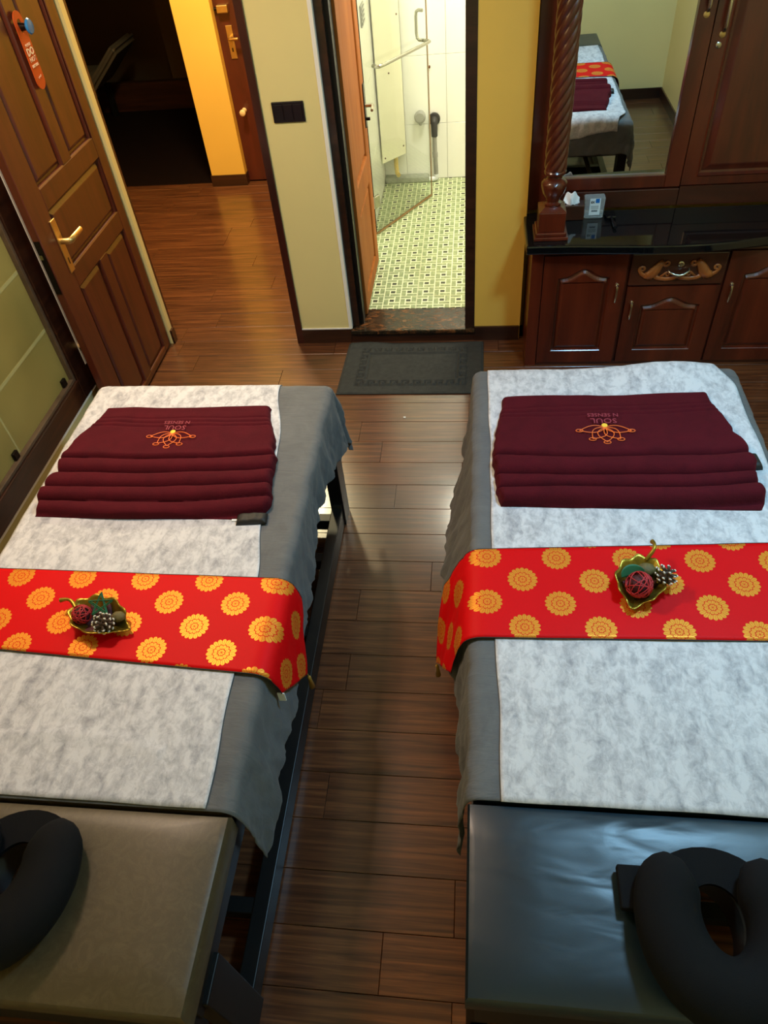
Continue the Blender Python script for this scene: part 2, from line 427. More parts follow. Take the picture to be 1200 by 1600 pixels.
def raised_panel(name, outline, rings, mat, parent, M4):
    """rings: list of (inset, height); height along local z"""
    bm = bmesh.new(); rs = []
    for d, h in rings:
        o2 = inset(outline, d) if d else outline
        rs.append([bm.verts.new((x, y, h)) for x, y in o2])
    n = len(outline)
    for a, b in zip(rs, rs[1:]):
        for i in range(n): bm.faces.new((a[i], a[(i + 1) % n], b[(i + 1) % n], b[i]))
    bm.faces.new(rs[-1]); bm.transform(M4)
    bmesh.ops.recalc_face_normals(bm, faces=bm.faces[:])
    return obj(name, bm, mat, parent)
def text_mesh(name, txt, size, mat, parent, M4, depth=0.0004, align='CENTER', bold=0.0):
    cu = bpy.data.curves.new(name, 'FONT'); cu.body = txt; cu.size = size; cu.align_x = align; cu.align_y = 'CENTER'
    cu.extrude = depth; cu.offset = bold; cu.resolution_u = 2
    to = bpy.data.objects.new(name, cu); COL.objects.link(to)
    me = bpy.data.meshes.new_from_object(to.evaluated_get(bpy.context.evaluated_depsgraph_get()))
    bpy.data.objects.remove(to); me.transform(M4); me.materials.clear()
    return obj(name, me, mat, parent)
def copy_tree(o, parent=None):
    c = o.copy(); COL.objects.link(c)
    if parent is not None: c.parent = parent
    for ch in list(o.children): copy_tree(ch, c)
    return c
def MX(xa, ya, za, o):
    """matrix with the given local axes and origin"""
    m_ = Matrix.Identity(4)
    for i in range(3):
        m_[i][0] = xa[i]; m_[i][1] = ya[i]; m_[i][2] = za[i]; m_[i][3] = o[i]
    return m_
FRONT = lambda o=(0, 0, 0): MX((1, 0, 0), (0, 0, 1), (0, -1, 0), o)     # drawn in x,z; height towards -y

# ------------------------------------------------------------------ room shell
CEIL = 2.76
XL, XR, YB, YF = -1.90, 1.66, -0.19, 3.56
floor = sroot('floor', 'dark brown wood plank floor of the room and the hall')
box('subfloor', -4.6, XR + 0.1, YB - 0.1, 8.7, -0.08, -0.0125, M['underfloor'], floor)
PITCH = 0.1525; Y0 = 2.216
SEAM = {2: -0.44, -4: -0.444, -6: -0.446, -11: -0.036, -12: -0.236, -13: -0.037}
LEN = 0.93
full = None
def plank(x0, x1, y0, y1):
    global full
    w = x1 - x0
    if abs(w - LEN) < 1e-6 and abs(y1 - y0 - PITCH) < 1e-6 and full:
        o = bpy.data.objects.new('plank', full); link(o, floor)
    else:
        bm = bmesh.new(); hx, hy = w / 2 - 0.0006, (y1 - y0) / 2 - 0.0007
        b_ = 0.0012
        vs_ = [bm.verts.new((sx * (hx - q), sy * (hy - q), z)) for z, q in ((-0.012, 0), (-b_, 0), (0, b_)) for sx, sy in ((-1, -1), (1, -1), (1, 1), (-1, 1))]
        for k in (0, 4):
            for i in range(4): bm.faces.new((vs_[k + i], vs_[k + (i + 1) % 4], vs_[k + 4 + (i + 1) % 4], vs_[k + 4 + i]))
        bm.faces.new(vs_[8:12])
        o = obj('plank', bm, M['plank'], floor)
        if abs(w - LEN) < 1e-6 and abs(y1 - y0 - PITCH) < 1e-6: full = o.data
    o.location = ((x0 + x1) / 2, (y0 + y1) / 2, 0)
k = -17
while True:
    a = Y0 + k * PITCH; b = a + PITCH
    if a > 5.95: break
    lo, hi = (XL, XR) if b < YF + 0.16 else (-3.5, -0.85)
    a2, b2 = max(a, YB), min(b, 5.97)
    if b2 - a2 > 0.02:
        ph = SEAM.get(k, random.uniform(0, LEN)); s = lo - ((lo - ph) % LEN)
        while s < hi:
            x0, x1 = max(s, lo), min(s + LEN, hi)
            if x1 - x0 > 0.03: plank(x0, x1, a2, b2)
            s += LEN
    k += 1
fx = wall('floor.001', 'shade-darkened floor of the unlit room beyond the hall', -4.6, -1.8, 5.97, 8.7, -0.0125, -0.001, M['underfloor'])  # near-black colour stands in for shade on this floor
wall('ceiling', 'plain white ceiling', -4.6, XR + 0.1, YB - 0.1, 8.8, CEIL, CEIL + 0.1, M['white_paint'])
wall('wall_back', 'pale yellow wall behind the heads of the massage tables', XL - 0.1, XR + 0.1, YB - 0.1, YB, 0, CEIL, M['cream'])
wall('wall_right', 'pale yellow wall along the right massage table', XR, XR + 0.1, YB, 3.75, 0, CEIL, M['cream'])
# left wall with a frosted window
WZ0, WZ1, WY0, WY1 = 0.262, 2.05, 0.30, 2.80
wall('wall_left', 'pale wall strip below the frosted window', XL - 0.1, XL, YB, 3.56, 0, WZ0, M['cream'])
wall('wall_left.001', 'pale wall between the frosted window and the open door', XL - 0.1, XL, WY1, 3.56, WZ0, CEIL, M['cream'])
wall('wall_left.002', 'pale wall above the frosted window', XL - 0.1, XL, WY0, WY1, WZ1, CEIL, M['cream'])
wall('wall_left.003', 'pale wall between the frosted window and the back corner', XL - 0.1, XL, YB, WY0, WZ0, CEIL, M['cream'])
wall('wall_left.004', 'dim wall behind the frosted window', XL - 0.62, XL - 0.6, YB, 3.56, 0, CEIL, M['cream'])
# front wall pieces
wall('wall_front', 'pale yellow pier carrying the black switch plate between hall doorway and bathroom door', -0.985, -0.70, YF, YF + 0.19, 0, CEIL, M['cream'])
wall('wall_front.001', 'mustard yellow wall panel between the bathroom door and the cabinet', 0.0, 0.25, YF, YF + 0.21, 0, CEIL, M['mustard'])
wall('wall_front.002', 'yellow wall end beyond the hinge side of the open door', XL - 0.1, -1.79, YF + 0.01, YF + 0.052, 0, CEIL, M['cream'])
wall('wall_front.003', 'wall above the hall doorway', -1.79, -0.985, YF, YF + 0.19, 2.12, CEIL, M['cream'])
wall('wall_front.004', 'wall above the bathroom door', -0.70, 0.0, YF, YF + 0.21, 2.15, CEIL, M['cream'])
wall('wall_front.005', 'wall of the niche behind the cabinet', 0.25, XR, 3.70, 3.80, 0, CEIL, M['mustard'])
bbh = 0.086
def base(name, label, x0, x1, y0, y1, mat=None, top=None):
    o = wall(name, label, x0, x1, y0, y1, 0, bbh, mat or M['dark_trim_x'])
    return o
base('baseboard_front', 'dark brown baseboard under the pale pier', -0.985, -0.70, YF - 0.012, YF)
base('baseboard_front.001', 'dark brown baseboard under the mustard wall panel', 0.0, 0.245, YF - 0.012, YF)
base('baseboard_right', 'dark brown baseboard along the right wall', XR - 0.012, XR, YB, 3.24)
base('baseboard_back', 'dark brown baseboard along the wall behind the table heads', XL, XR - 0.012, YB, YB + 0.012)
base('baseboard_hall', 'brown baseboard on the yellow wall end behind the open door', -1.79, -1.778, YF + 0.01, YF + 0.055)
# light plaster lips above the baseboards
wall('trim_1', 'thin pale plaster edge above the pier baseboard', -0.985, -0.70, YF - 0.006, YF, bbh, bbh + 0.006, M['white_paint'])
# hall doorway frame
wall('trim_2', 'maroon wooden door frame post at the left edge of the pale pier', -1.022, -0.985, YF - 0.012, YF + 0.20, 0, 2.12, M['maroon_frame'])
wall('trim_3', 'maroon wooden door frame head over the hall doorway', -1.79, -0.985, YF - 0.012, YF + 0.05, 2.08, 2.13, M['maroon_frame'])
wall('trim_4', 'maroon frame edge on the hall side of the hinge wall', -1.86, -1.796, YF + 0.052, YF + 0.085, 0, 2.12, M['maroon_frame'])
# bathroom door frame
wall('trim_5', 'dark brown bathroom door frame post on the left', -0.70, -0.655, YF + 0.03, YF + 0.20, 0.08, 2.15, M['dark_trim'])
wall('trim_6', 'black inner stop strip of the left bathroom door frame post', -0.655, -0.632, YF + 0.06, YF + 0.135, 0.08, 2.15, M['black_iron'])
wall('trim_7', 'dark brown bathroom door frame post on the right', -0.052, 0.0, YF - 0.002, YF + 0.20, 0.08, 2.15, M['dark_trim'])
wall('trim_8', 'dark brown bathroom door frame head', -0.70, 0.0, YF + 0.03, YF + 0.20, 2.10, 2.15, M['dark_trim'])
ts = sroot('trim_9', 'dark veined marble doorstep of the bathroom')
box('slab', -0.70, 0.0, YF - 0.022, YF + 0.215, 0.055, 0.08, M['marble'], ts, bev=0.006)
box('riser', -0.70, 0.0, YF - 0.008, YF + 0.20, 0.0, 0.055, M['dark_trim_x'], ts)
# reveal left of the bath door: whiter strip paints in the light from the bathroom
wall('trim_10', 'pier corner whitened as if lit from the bathroom, beside its door frame', -0.71, -0.692, YF - 0.004, YF + 0.03, bbh, 2.15, M['white_paint'])
# hall and dark room
wall('wall_hall', 'yellow pillar standing on the far side of the hall', -2.15, -1.868, 5.90, 5.975, 0, CEIL, M['mustard'])
wall('baseboard_hall.001', 'brown wooden baseboard wrapped round the yellow hall pillar', -2.158, -1.860, 5.888, 5.97, 0, bbh, M['dark_trim_x'])
wall('wall_hall.001', 'wall of the hall behind the bathroom', -0.85, -0.80, YF + 0.19, 6.15, 0, CEIL, M['mustard'])
wall('wall_hall.002', 'far left end wall of the hall', -3.6, -3.5, YF + 0.1, 5.9, 0, CEIL, M['mustard'])
wall('wall_hall.003', 'near wall of the hall left of the doorway', -3.5, XL - 0.1, YF + 0.01, YF + 0.19, 0, CEIL, M['mustard'])
wall('wall_hall.004', 'wall above the hall door on the right', -1.868, -0.85, 5.97, 6.07, 2.05, CEIL, M['mustard'])
wall('wall_dark_room', 'shade-darkened back wall of the unlit room', -4.6, -1.7, 8.5, 8.6, 0, CEIL, M['dark_wall'])
wall('wall_dark_room.001', 'shade-darkened left wall of the unlit room', -4.6, -4.5, 5.9, 8.5, 0, CEIL, M['dark_wall'])
wall('wall_dark_room.002', 'shade-darkened right wall of the unlit room', -1.95, -1.868, 6.02, 8.5, 0, CEIL, M['dark_wall'])
wall('wall_dark_room.003', 'lintel above the opening into the unlit room', -3.5, -2.15, 5.92, 6.10, 1.95, CEIL, M['mustard'])
wall('trim_11', 'low dark sill across the unlit room', -3.9, -2.35, 7.95, 8.02, 0.0, 0.26, M['dark_trim_x'])
wall('trim_12', 'shade-darkened piece of wall in the unlit room', -3.08, -2.70, 8.02, 8.12, 0.24, 2.2, M['dark_wall'])

# ------------------------------------------------------------------ bathroom shell
BX0, BX1, BY1, BZ = -0.695, 0.95, 5.66, 0.08
wall('wall_bath', 'left wall core of the bathroom', BX0 - 0.10, BX0 - 0.012, YF + 0.19, BY1 + 0.1, 0, CEIL, M['grout'])
wall('wall_bath.001', 'back wall core of the bathroom', BX0 - 0.1, BX1 + 0.1, BY1 + 0.012, BY1 + 0.1, 0, CEIL, M['grout'])
wall('wall_bath.002', 'right wall of the bathroom', BX1, BX1 + 0.1, YF + 0.19, BY1 + 0.1, 0, CEIL, M['wall_tile'])
wall('wall_bath.003', 'near wall of the bathroom beside the door', 0.0, BX1, YF + 0.21, YF + 0.26, 0, CEIL, M['wall_tile'])
bf = sroot('floor.002', 'bathroom floor of printed green mosaic tiles')
box('bedding', BX0 - 0.012, BX1, YF + 0.215, BY1 + 0.012, 0.03, 0.0745, M['grout'], bf)
def tile_mesh(w, h, t, b=0.0015, g=0.0012):
    me = bpy.data.meshes.new('tile'); hx, hy = w / 2 - g, h / 2 - g
    v = [(sx * (hx - q), sy * (hy - q), z) for z, q in ((-t, 0), (-b, 0), (0, b)) for sx, sy in ((-1, -1), (1, -1), (1, 1), (-1, 1))]
    f = [tuple((k_ + i, k_ + (i + 1) % 4, k_ + 4 + (i + 1) % 4, k_ + 4 + i)) for k_ in (0, 4) for i in range(4)] + [(8, 9, 10, 11)]
    me.from_pydata(v, [], f); ul = me.uv_layers.new(name='UVMap')
    for lp in me.loops:
        c = me.vertices[lp.vertex_index].co; ul.data[lp.index].uv = (c.x / w + 0.5, c.y / h + 0.5)
    return me
TS = 0.2985
fm = tile_mesh(TS, TS, 0.006); fm.materials.append(M['mosaic'])
tx0 = -0.215 + 0.17 - TS * 3; ty0 = YF + 0.215 + 0.02
for i in range(6):
    for j in range(7):
        x0 = tx0 + i * TS; y0 = ty0 + (j - 0.6) * TS
        cx0, cx1, cy0, cy1 = max(x0, BX0), min(x0 + TS, BX1), max(y0, YF + 0.215), min(y0 + TS, BY1)
        if cx1 - cx0 < 0.01 or cy1 - cy0 < 0.01: continue
        if cx1 - cx0 > TS - 1e-4 and cy1 - cy0 > TS - 1e-4:
            o = link(bpy.data.objects.new('tile', fm), bf)
        else:
            me = tile_mesh(cx1 - cx0, cy1 - cy0, 0.006); me.materials.append(M['mosaic'])
            for d in me.uv_layers[0].data:
                u, v = d.uv; d.uv = ((cx0 + u * (cx1 - cx0) - x0) / TS, (cy0 + v * (cy1 - cy0) - y0) / TS)
            o = link(bpy.data.objects.new('tile', me), bf)
        o.location = ((cx0 + cx1) / 2, (cy0 + cy1) / 2, BZ)
def tile_wall(root, horiz, plane, a0, a1, aseam, aw, zseam, zh, nrm):
    a = aseam - math.ceil((aseam - a0) / aw) * aw
    while a < a1:
        b0, b1 = max(a, a0), min(a + aw, a1)
        z = zseam - math.ceil((zseam - BZ) / zh) * zh
        while z < 2.7:
            c0, c1 = max(z, BZ), min(z + zh, CEIL)
            if b1 - b0 > 0.02 and c1 - c0 > 0.02:
                key = (round(b1 - b0, 4), round(c1 - c0, 4))
                if key not in TW:
                    TW[key] = tile_mesh(b1 - b0, c1 - c0, 0.010, 0.001, 0.001); TW[key].materials.append(M['wall_tile'])
                o = link(bpy.data.objects.new('tile', TW[key]), root)
                if horiz: o.location = ((b0 + b1) / 2, plane, (c0 + c1) / 2); o.rotation_euler = (PI / 2, 0, 0)
                else: o.location = (plane, (b0 + b1) / 2, (c0 + c1) / 2); o.rotation_euler = (PI / 2, 0, PI / 2)
            z += zh
        a += aw
TW = {}
tw1 = sroot('wall_bath.004', 'white tiled back wall of the bathroom'); tile_wall(tw1, True, BY1, BX0, BX1, -0.215, 0.31, 0.469, 0.436, 1)
tw2 = sroot('wall_bath.005', 'white tiled left wall of the bathroom'); tile_wall(tw2, False, BX0, YF + 0.22, BY1, BY1 - 0.15, 0.31, 0.469, 0.436, 1)

# ------------------------------------------------------------------ window_1 in the left wall
win = sroot('window_1', 'frosted glass window in a black wooden frame along the left wall')
fw = 0.11
box('frame_post', XL - 0.05, XL + 0.012, WY1 - fw, WY1, WZ0, WZ1, M['dark_trim'], win, bev=0.003)
box('frame_post', XL - 0.05, XL + 0.012, WY0, WY0 + fw, WZ0, WZ1, M['dark_trim'], win, bev=0.003)
box('frame_rail', XL - 0.05, XL + 0.012, WY0 + fw, WY1 - fw, WZ0, WZ0 + fw, M['dark_trim'], win, bev=0.003)
box('frame_rail', XL - 0.05, XL + 0.012, WY0 + fw, WY1 - fw, WZ1 - fw, WZ1, M['dark_trim'], win, bev=0.003)
pane = box('pane', XL - 0.030, XL - 0.022, WY0 + fw, WY1 - fw, WZ0 + fw, WZ1 - fw, M['frosted'], win)
M['bead'] = wood('gray_brown_bead', (60, 48, 36), (86, 70, 54), (104, 88, 68), (5, 5, 5), 0.4, 0.2, 0.02)
for (a, b, c, d) in ((WY1 - fw - 0.018, WY1 - fw, WZ0 + fw, WZ1 - fw), (WY0 + fw, WY1 - fw - 0.018, WZ0 + fw, WZ0 + fw + 0.018), (WY0 + fw, WY1 - fw - 0.018, WZ1 - fw - 0.018, WZ1 - fw)):
    box('glazing_bead', XL - 0.022, XL + 0.002, a, b, c, d, M['bead'], win, bev=0.003)
# clear etched lines that break the frosting
M['etch'] = plain('clear_etch', (176, 172, 116), 0.35)
box('etched_line', XL - 0.0222, XL - 0.0214, WY0 + fw, WY1 - fw - 0.018, 0.932, 0.948, M['etch'], win)
box('etched_line', XL - 0.0222, XL - 0.0214, WY0 + fw, WY1 - fw - 0.018, 0.652, 0.668, M['etch'], win)
box('etched_line', XL - 0.0222, XL - 0.0214, 2.14, 2.15, WZ0 + fw + 0.018, 0.645, M['etch'], win)
for y in (2.60, 2.09): box('glass_clip', XL - 0.022, XL - 0.008, y, y + 0.035, WZ0 + fw + 0.018, WZ0 + fw + 0.055, M['dark_metal'], win, bev=0.003)
wall('trim_13', 'black wooden ledge continuing from the window frame behind the open door', XL, XL + 0.012, WY1, 3.5, WZ0, WZ0 + 0.125, M['dark_trim'])
wall('trim_14', 'pale plaster edge beside the window frame', XL, XL + 0.014, WY1, WY1 + 0.016, WZ0 + 0.125, WZ1, M['white_paint'])
wall('trim_15', 'pale plaster edge under the window frame', XL, XL + 0.010, WY0, WY1 + 0.012, WZ0 - 0.012, WZ0, M['white_paint'])

# ------------------------------------------------------------------ doors
def panel_door(root, mat, L, W_, th, openings, bottom, top, stilew, field=0.012):
    """leaf in a local frame: u along the leaf 0..W, z up, front face at local -y... M4 maps (u,z,height)"""
    pass
def leaf(root, M4, W, z0, z1, th, openings, mat, rail_names=True):
    """openings: list of rows [(z0,z1,[(u0,u1),...])] ; front at height 0, body behind"""
    def bxl(name, u0, u1, a, b, h0=-th, h1=0.0):
        bm = bmesh.new(); bx(bm, u0, u1, a, b, h0, h1)
        bmesh.ops.bevel(bm, geom=bm.edges[:], offset=0.0025, segments=1, affect='EDGES')
        bm.transform(M4); bmesh.ops.recalc_face_normals(bm, faces=bm.faces[:]); return obj(name, bm, mat, root)
    us = [u for r in openings for seg in r[2] for u in seg]; umin, umax = min(us), max(us)
    bxl('stile', 0, umin, z0, z1); bxl('stile', umax, W, z0, z1)
    zs = z0
    for (a, b, segs) in sorted(openings):
        bxl('rail', umin, umax, zs, a); zs = b
        for s0, s1 in zip(segs, segs[1:]): bxl('muntin', s0[1], s1[0], a, b)
        for (u0, u1) in segs:
            raised_panel('panel', [(u0, a), (u1, a), (u1, b), (u0, b)], [(0, -0.001), (0.004, -0.004), (0.007, -0.016), (0.016, -0.017), (0.030, -0.006), (0.034, -0.005)], mat, root, M4)
            bm = bmesh.new(); bx(bm, u0, u1, a, b, -th + 0.004, -0.019); bm.transform(M4)
            bmesh.ops.recalc_face_normals(bm, faces=bm.faces[:]); obj('panel_back', bm, mat, root)
    bxl('rail', umin, umax, zs, z1)
# door_1: leaf at x=-1.80, u runs from the free edge (y=2.73) to the hinge (y=3.56)
d1 = sroot('door_1', 'open red-brown panelled door at the left with a brass lever and an orange hanger')
D1 = MX((0, 1, 0), (0, 0, 1), (1, 0, 0), (-1.80, 2.735, 0))
leaf(d1, D1, 0.815, 0.012, 2.07, 0.036, [(0.045, 0.755, [(0.15, 0.40), (0.485, 0.735)]), (0.845, 1.105, [(0.145, 0.725)]), (1.195, 1.99, [(0.145, 0.40), (0.485, 0.72)])], M['door_wood'])
hd = box('handle_plate', -1.800, -1.794, 2.850, 2.894, 0.835, 1.070, M['brass'], d1, bev=0.002)
box('keyhole', -1.7945, -1.7935, 2.868, 2.876, 0.872, 0.900, M['black_switch'], hd)
tube('lever', [(-1.795, 2.872, 0.975), (-1.760, 2.872, 0.975), (-1.750, 2.882, 0.975), (-1.748, 2.92, 0.977), (-1.748, 2.985, 0.977)], [0.011, 0.011, 0.011, 0.010, 0.009], M['brass'], hd, n=8, flat=1.3)
lk = box('lock_plate', -1.832, -1.806, 2.7325, 2.736, 0.80, 1.04, M['dark_metal'], d1)
box('latch', -1.826, -1.812, 2.722, 2.733, 0.965, 0.985, M['chrome'], lk)
# door_2: bath leaf against the left wall, front face x=-0.62 looking right
d2 = sroot('door_2', 'orange-brown panelled bathroom door opened inward against the left tiled wall')
D2 = MX((0, 1, 0), (0, 0, 1), (1, 0, 0), (-0.618, 3.70, 0))
leaf(d2, D2, 0.665, 0.09, 2.09, 0.034, [(0.17, 0.63, [(0.11, 0.55)]), (0.77, 1.95, [(0.11, 0.55)])], M['bath_door_wood'])
hp = box('handle_plate', -0.618, -0.612, 4.305, 4.345, 0.90, 1.12, M['dark_metal'], d2, bev=0.002)
tube('lever', [(-0.613, 4.325, 1.01), (-0.575, 4.325, 1.01), (-0.568, 4.315, 1.01), (-0.566, 4.24, 1.01)], [0.010, 0.010, 0.010, 0.008], M['nickel'], hp)
box('lock_knob', -0.612, -0.590, 4.318, 4.332, 0.935, 0.950, M['dark_metal'], hp, bev=0.002)
# door_3: hall door right of the pillar
d3 = sroot('door_3', 'plain maroon door beyond the hall, right of the yellow pillar')
box('leaf', -1.868, -0.86, 5.97, 6.01, 0.01, 2.05, M['hall_door_wood'], d3)
box('edge_strip', -1.62, -1.58, 5.955, 5.97, 0.01, 2.05, M['maroon_frame'], d3)
hp = box('handle_plate', -1.806, -1.760, 5.963, 5.97, 0.885, 1.095, M['brass'], d3, bev=0.002)
tube('lever', [(-1.783, 5.965, 1.02), (-1.783, 5.92, 1.02), (-1.772, 5.91, 1.02), (-1.715, 5.91, 1.02)], 0.011, M['brass'], hp)
box('keyhole', -1.788, -1.779, 5.9615, 5.9635, 0.93, 0.955, M['black_switch'], hp)
lt = box('night_latch', -1.835, -1.755, 5.925, 5.97, 1.175, 1.225, M['brass'], d3, bev=0.006)
tube('latch_bolt', [(-1.858, 5.95, 1.20), (-1.833, 5.95, 1.20)], 0.011, M['dark_metal'], lt)
def stop(label, loc, dr, mat=M['cream_plastic']):
    t = thing('door_stop', label, 'door stop', loc)
    ax = Vector(dr)
    def P(d): return tuple(ax * d)
    tube('stem', [P(0), P(0.012), P(0.05)], [0.019, 0.015, 0.018], mat, t, n=16)
    tube('bumper', [P(0.05), P(0.054), P(0.070), P(0.074)], [0.020, 0.023, 0.023, 0.019], mat, t, n=16)
stop('cream plastic door stop on the left wall behind the open door', (XL, 2.815, 0.485), (1, 0, 0))
stop('small cream door stop on the maroon hall door', (-1.79, 5.97, 0.535), (0, -1, 0))
# door hanger on its hook
hk = thing('wall_hook', 'round blue hook stuck on the open door above the orange hanger', 'hook', (-1.7885, 3.19, 1.70))
tube('stem', [(-0.0125, 0, 0), (0.03, 0, 0)], [0.016, 0.012], M['dark_metal'], hk, n=14)
lathe('head', [(0.008, 0.026), (0.024, 0.030), (0.028, 0.036), (0.024, 0.041), (0.006, 0.044)], M['blue_plastic'], hk, n=24, axis='X')
hg = thing('door_hanger', 'long orange do not disturb hanger on the blue hook of the open door', 'sign', (-1.786, 3.185, 1.60))
HW, H0, H1 = 0.036, -0.118, 0.155
out = [(HW * math.cos(a), H1 - HW + HW * math.sin(a)) for a in [i * PI / 14 for i in range(15)]]
out += [(HW * math.cos(a), H0 + HW + HW * math.sin(a)) for a in [PI + i * PI / 14 for i in range(15)]]
bm = bmesh.new()
HC = (0.0, H1 - 0.052); hr = 0.020
inner = []
N_ = len(out)
import math as _mm
outp = [bm.verts.new((0, x, z)) for x, z in out]
inn = []
for x, z in out:
    a = math.atan2(z - HC[1], x - HC[0]); inn.append(bm.verts.new((0, HC[0] + hr * math.cos(a) * 0.9, HC[1] + 1.25 * hr * math.sin(a))))
for i in range(N_):
    j = (i + 1) % N_
    try: bm.faces.new((outp[i], outp[j], inn[j], inn[i]))
    except ValueError: pass
bmesh.ops.remove_doubles(bm, verts=bm.verts[:], dist=1e-5)
card = obj('card', bm, M['orange_card'], hg)
sm = card.modifiers.new('thickness', 'SOLIDIFY'); sm.thickness = 0.003
HT = lambda y, z: MX((0, 1, 0), (0, 0, 1), (1, 0, 0), (0.0018, y, z))
for s_, sz, zz, bold in (('PLEASE', 0.014, 0.040, 0.0), ('DO', 0.036, 0.016, 0.0012), ('NOT', 0.024, -0.010, 0.0), ('DISTURB', 0.0135, -0.032, 0.0003)):
    text_mesh('lettering', s_, sz, M['print_white'], hg, HT(0, zz), bold=bold)
tube('signature', [(0.002, -0.014, -0.073), (0.002, -0.008, -0.078), (0.002, -0.002, -0.070), (0.002, 0.005, -0.075), (0.002, 0.014, -0.068)], 0.0008, M['print_white'], hg, n=5)
# switch plate
sw = thing('switch_plate', 'black glossy switch plate on the pale pier', 'switch', (-0.861, YF, 1.231))
box('plate', -0.075, 0.075, -0.009, 0, -0.044, 0.044, M['black_switch'], sw, bev=0.003)
for i in range(3): box('rocker', -0.066 + i * 0.045, -0.024 + i * 0.045, -0.0125, -0.008, -0.034, 0.034, M['black_switch'], sw, bev=0.002)

# ------------------------------------------------------------------ bathroom things
gdp0 = Vector((-0.668, 4.73, 0)); gdp1 = Vector((-0.325, 5.328, 0)); gdir = (gdp1 - gdp0).normalized(); GL = (gdp1 - gdp0).length
gn = Vector((gdir.y, -gdir.x, 0))          # normal towards the room side (right / near)
gd = thing('shower_door', 'clear glass shower door swung open from the left tiled wall', 'shower door')
GM = MX(gdir, (0, 0, 1), gn, gdp0)
bm = bmesh.new(); bx(bm, 0.0, GL, 0.10, 2.0, -0.004, 0.004); bm.transform(GM); bmesh.ops.recalc_face_normals(bm, faces=bm.faces[:])
obj('glass_panel', bm, M['glass'], gd)
for nm, (u0, u1, a, b) in (('edge_seal', (GL, GL + 0.006, 0.10, 2.0)), ('edge_seal', (0, GL + 0.006, 0.088, 0.10))):
    bm = bmesh.new(); bx(bm, u0, u1, a, b, -0.006, 0.006); bm.transform(GM); bmesh.ops.recalc_face_normals(bm, faces=bm.faces[:]); obj(nm, bm, M['glass_edge'], gd)
G = lambda u, z, h: tuple(GM @ Vector((u, z, h)))
for z in (0.30, 1.75):
    bm = bmesh.new(); bx(bm, -0.004, 0.055, z - 0.04, z + 0.04, -0.012, 0.012); bmesh.ops.bevel(bm, geom=bm.edges[:], offset=0.003, segments=1, affect='EDGES'); bm.transform(GM)
    bmesh.ops.recalc_face_normals(bm, faces=bm.faces[:]); obj('hinge', bm, M['chrome'], gd)
def arc_handle(name, pts, r): return tube(name, pts, r, M['chrome'], gd, n=10)
ue = GL - 0.035
arc_handle('pull_handle', [G(ue, 1.235, -0.004), G(ue, 1.235, -0.035), G(ue, 1.226, -0.050), G(ue, 1.20, -0.055), G(ue, 1.11, -0.055), G(ue, 1.085, -0.05), G(ue, 1.075, -0.035), G(ue, 1.075, -0.004)], 0.010)
arc_handle('towel_bar', [G(ue, 1.075, 0.004), G(ue, 1.075, 0.04), G(ue - 0.01, 1.075, 0.052), G(ue - 0.04, 1.075, 0.056), G(ue - 0.52, 1.075, 0.056), G(ue - 0.555, 1.075, 0.05), G(ue - 0.56, 1.075, 0.036), G(ue - 0.56, 1.075, 0.004)], 0.010)
# ivory cover sheet over the corner pipes
pa = Vector((-0.680, 5.46, 0)); pb = Vector((-0.530, 5.64, 0)); pd = (pb - pa).normalized(); PLn = (pb - pa).length; pn = Vector((pd.y, -pd.x, 0))
PMx = MX(pd, (0, 0, 1), pn, pa)
pc = thing('pipe_cover', 'ivory plastic sheet screwed across the back left bathroom corner over the pipes', 'panel')
bm = bmesh.new(); bx(bm, -0.005, PLn + 0.005, 0.28, 2.3, -0.003, 0.003); bm.transform(PMx); bmesh.ops.recalc_face_normals(bm, faces=bm.faces[:]); obj('sheet', bm, M['ivory_panel'], pc)
PM_ = lambda u, z, h: tuple(PMx @ Vector((u, z, h)))
for u, z in ((0.02, 0.31), (PLn - 0.02, 0.34), (0.11, 0.84), (PLn - 0.02, 1.16)): tube('screw', [PM_(u, z, 0.003), PM_(u, z, 0.006)], 0.006, M['screw'], pc, n=8)
tag(tube('waste_pipe', [(-0.60, 5.60, 0.40), (-0.60, 5.595, 0.20), (-0.595, 5.575, 0.165), (-0.58, 5.55, 0.155)], 0.016, M['yellow_pipe'], n=12), 'short yellowed pipe coming out under the ivory corner sheet', 'pipe')
tag(box('pipe_plinth', BX0 + 0.002, -0.36, 5.585, BY1 - 0.001, BZ, BZ + 0.045, M['cement'], bev=0.012, seg=3), 'gray cement fillet along the foot of the bathroom back wall', 'ledge')
# drain pipe with elbow on the back wall
dp = thing('drain_pipe', 'gray drain pipe with a dark round collar on the bathroom back wall', 'pipe', (-0.305, 5.62, 0))
lathe('collar', [(0.030, -0.012), (0.042, -0.006), (0.042, 0.010), (0.030, 0.022)], M['black_rubber'], dp, n=24, loc=(0, 0.017, 0.505), axis='Y')
tube('elbow', [(0, 0.02, 0.505), (0, -0.008, 0.505), (0, -0.016, 0.495), (0, -0.018, 0.40)], [0.024, 0.024, 0.024, 0.022], M['black_rubber'], dp, n=14)
tube('downpipe', [(0, -0.018, 0.41), (0.002, -0.018, 0.27), (0.006, -0.018, 0.12)], 0.016, M['gray_pvc'], dp, n=14)
tube('joint', [(0.001, -0.018, 0.29), (0.002, -0.018, 0.255)], 0.019, M['gray_pvc'], dp, n=14)
tube('foot_elbow', [(0.006, -0.018, 0.135), (0.006, -0.018, 0.105), (-0.02, -0.018, 0.098), (-0.05, -0.018, 0.098)], 0.0175, M['tissue'], dp, n=14)
tag(tube('wall_plug', [(-0.33, 5.66, 0.835), (-0.33, 5.645, 0.832)], 0.007, M['screw'], n=8), 'orange wall plug in the bathroom back tiles', 'screw')
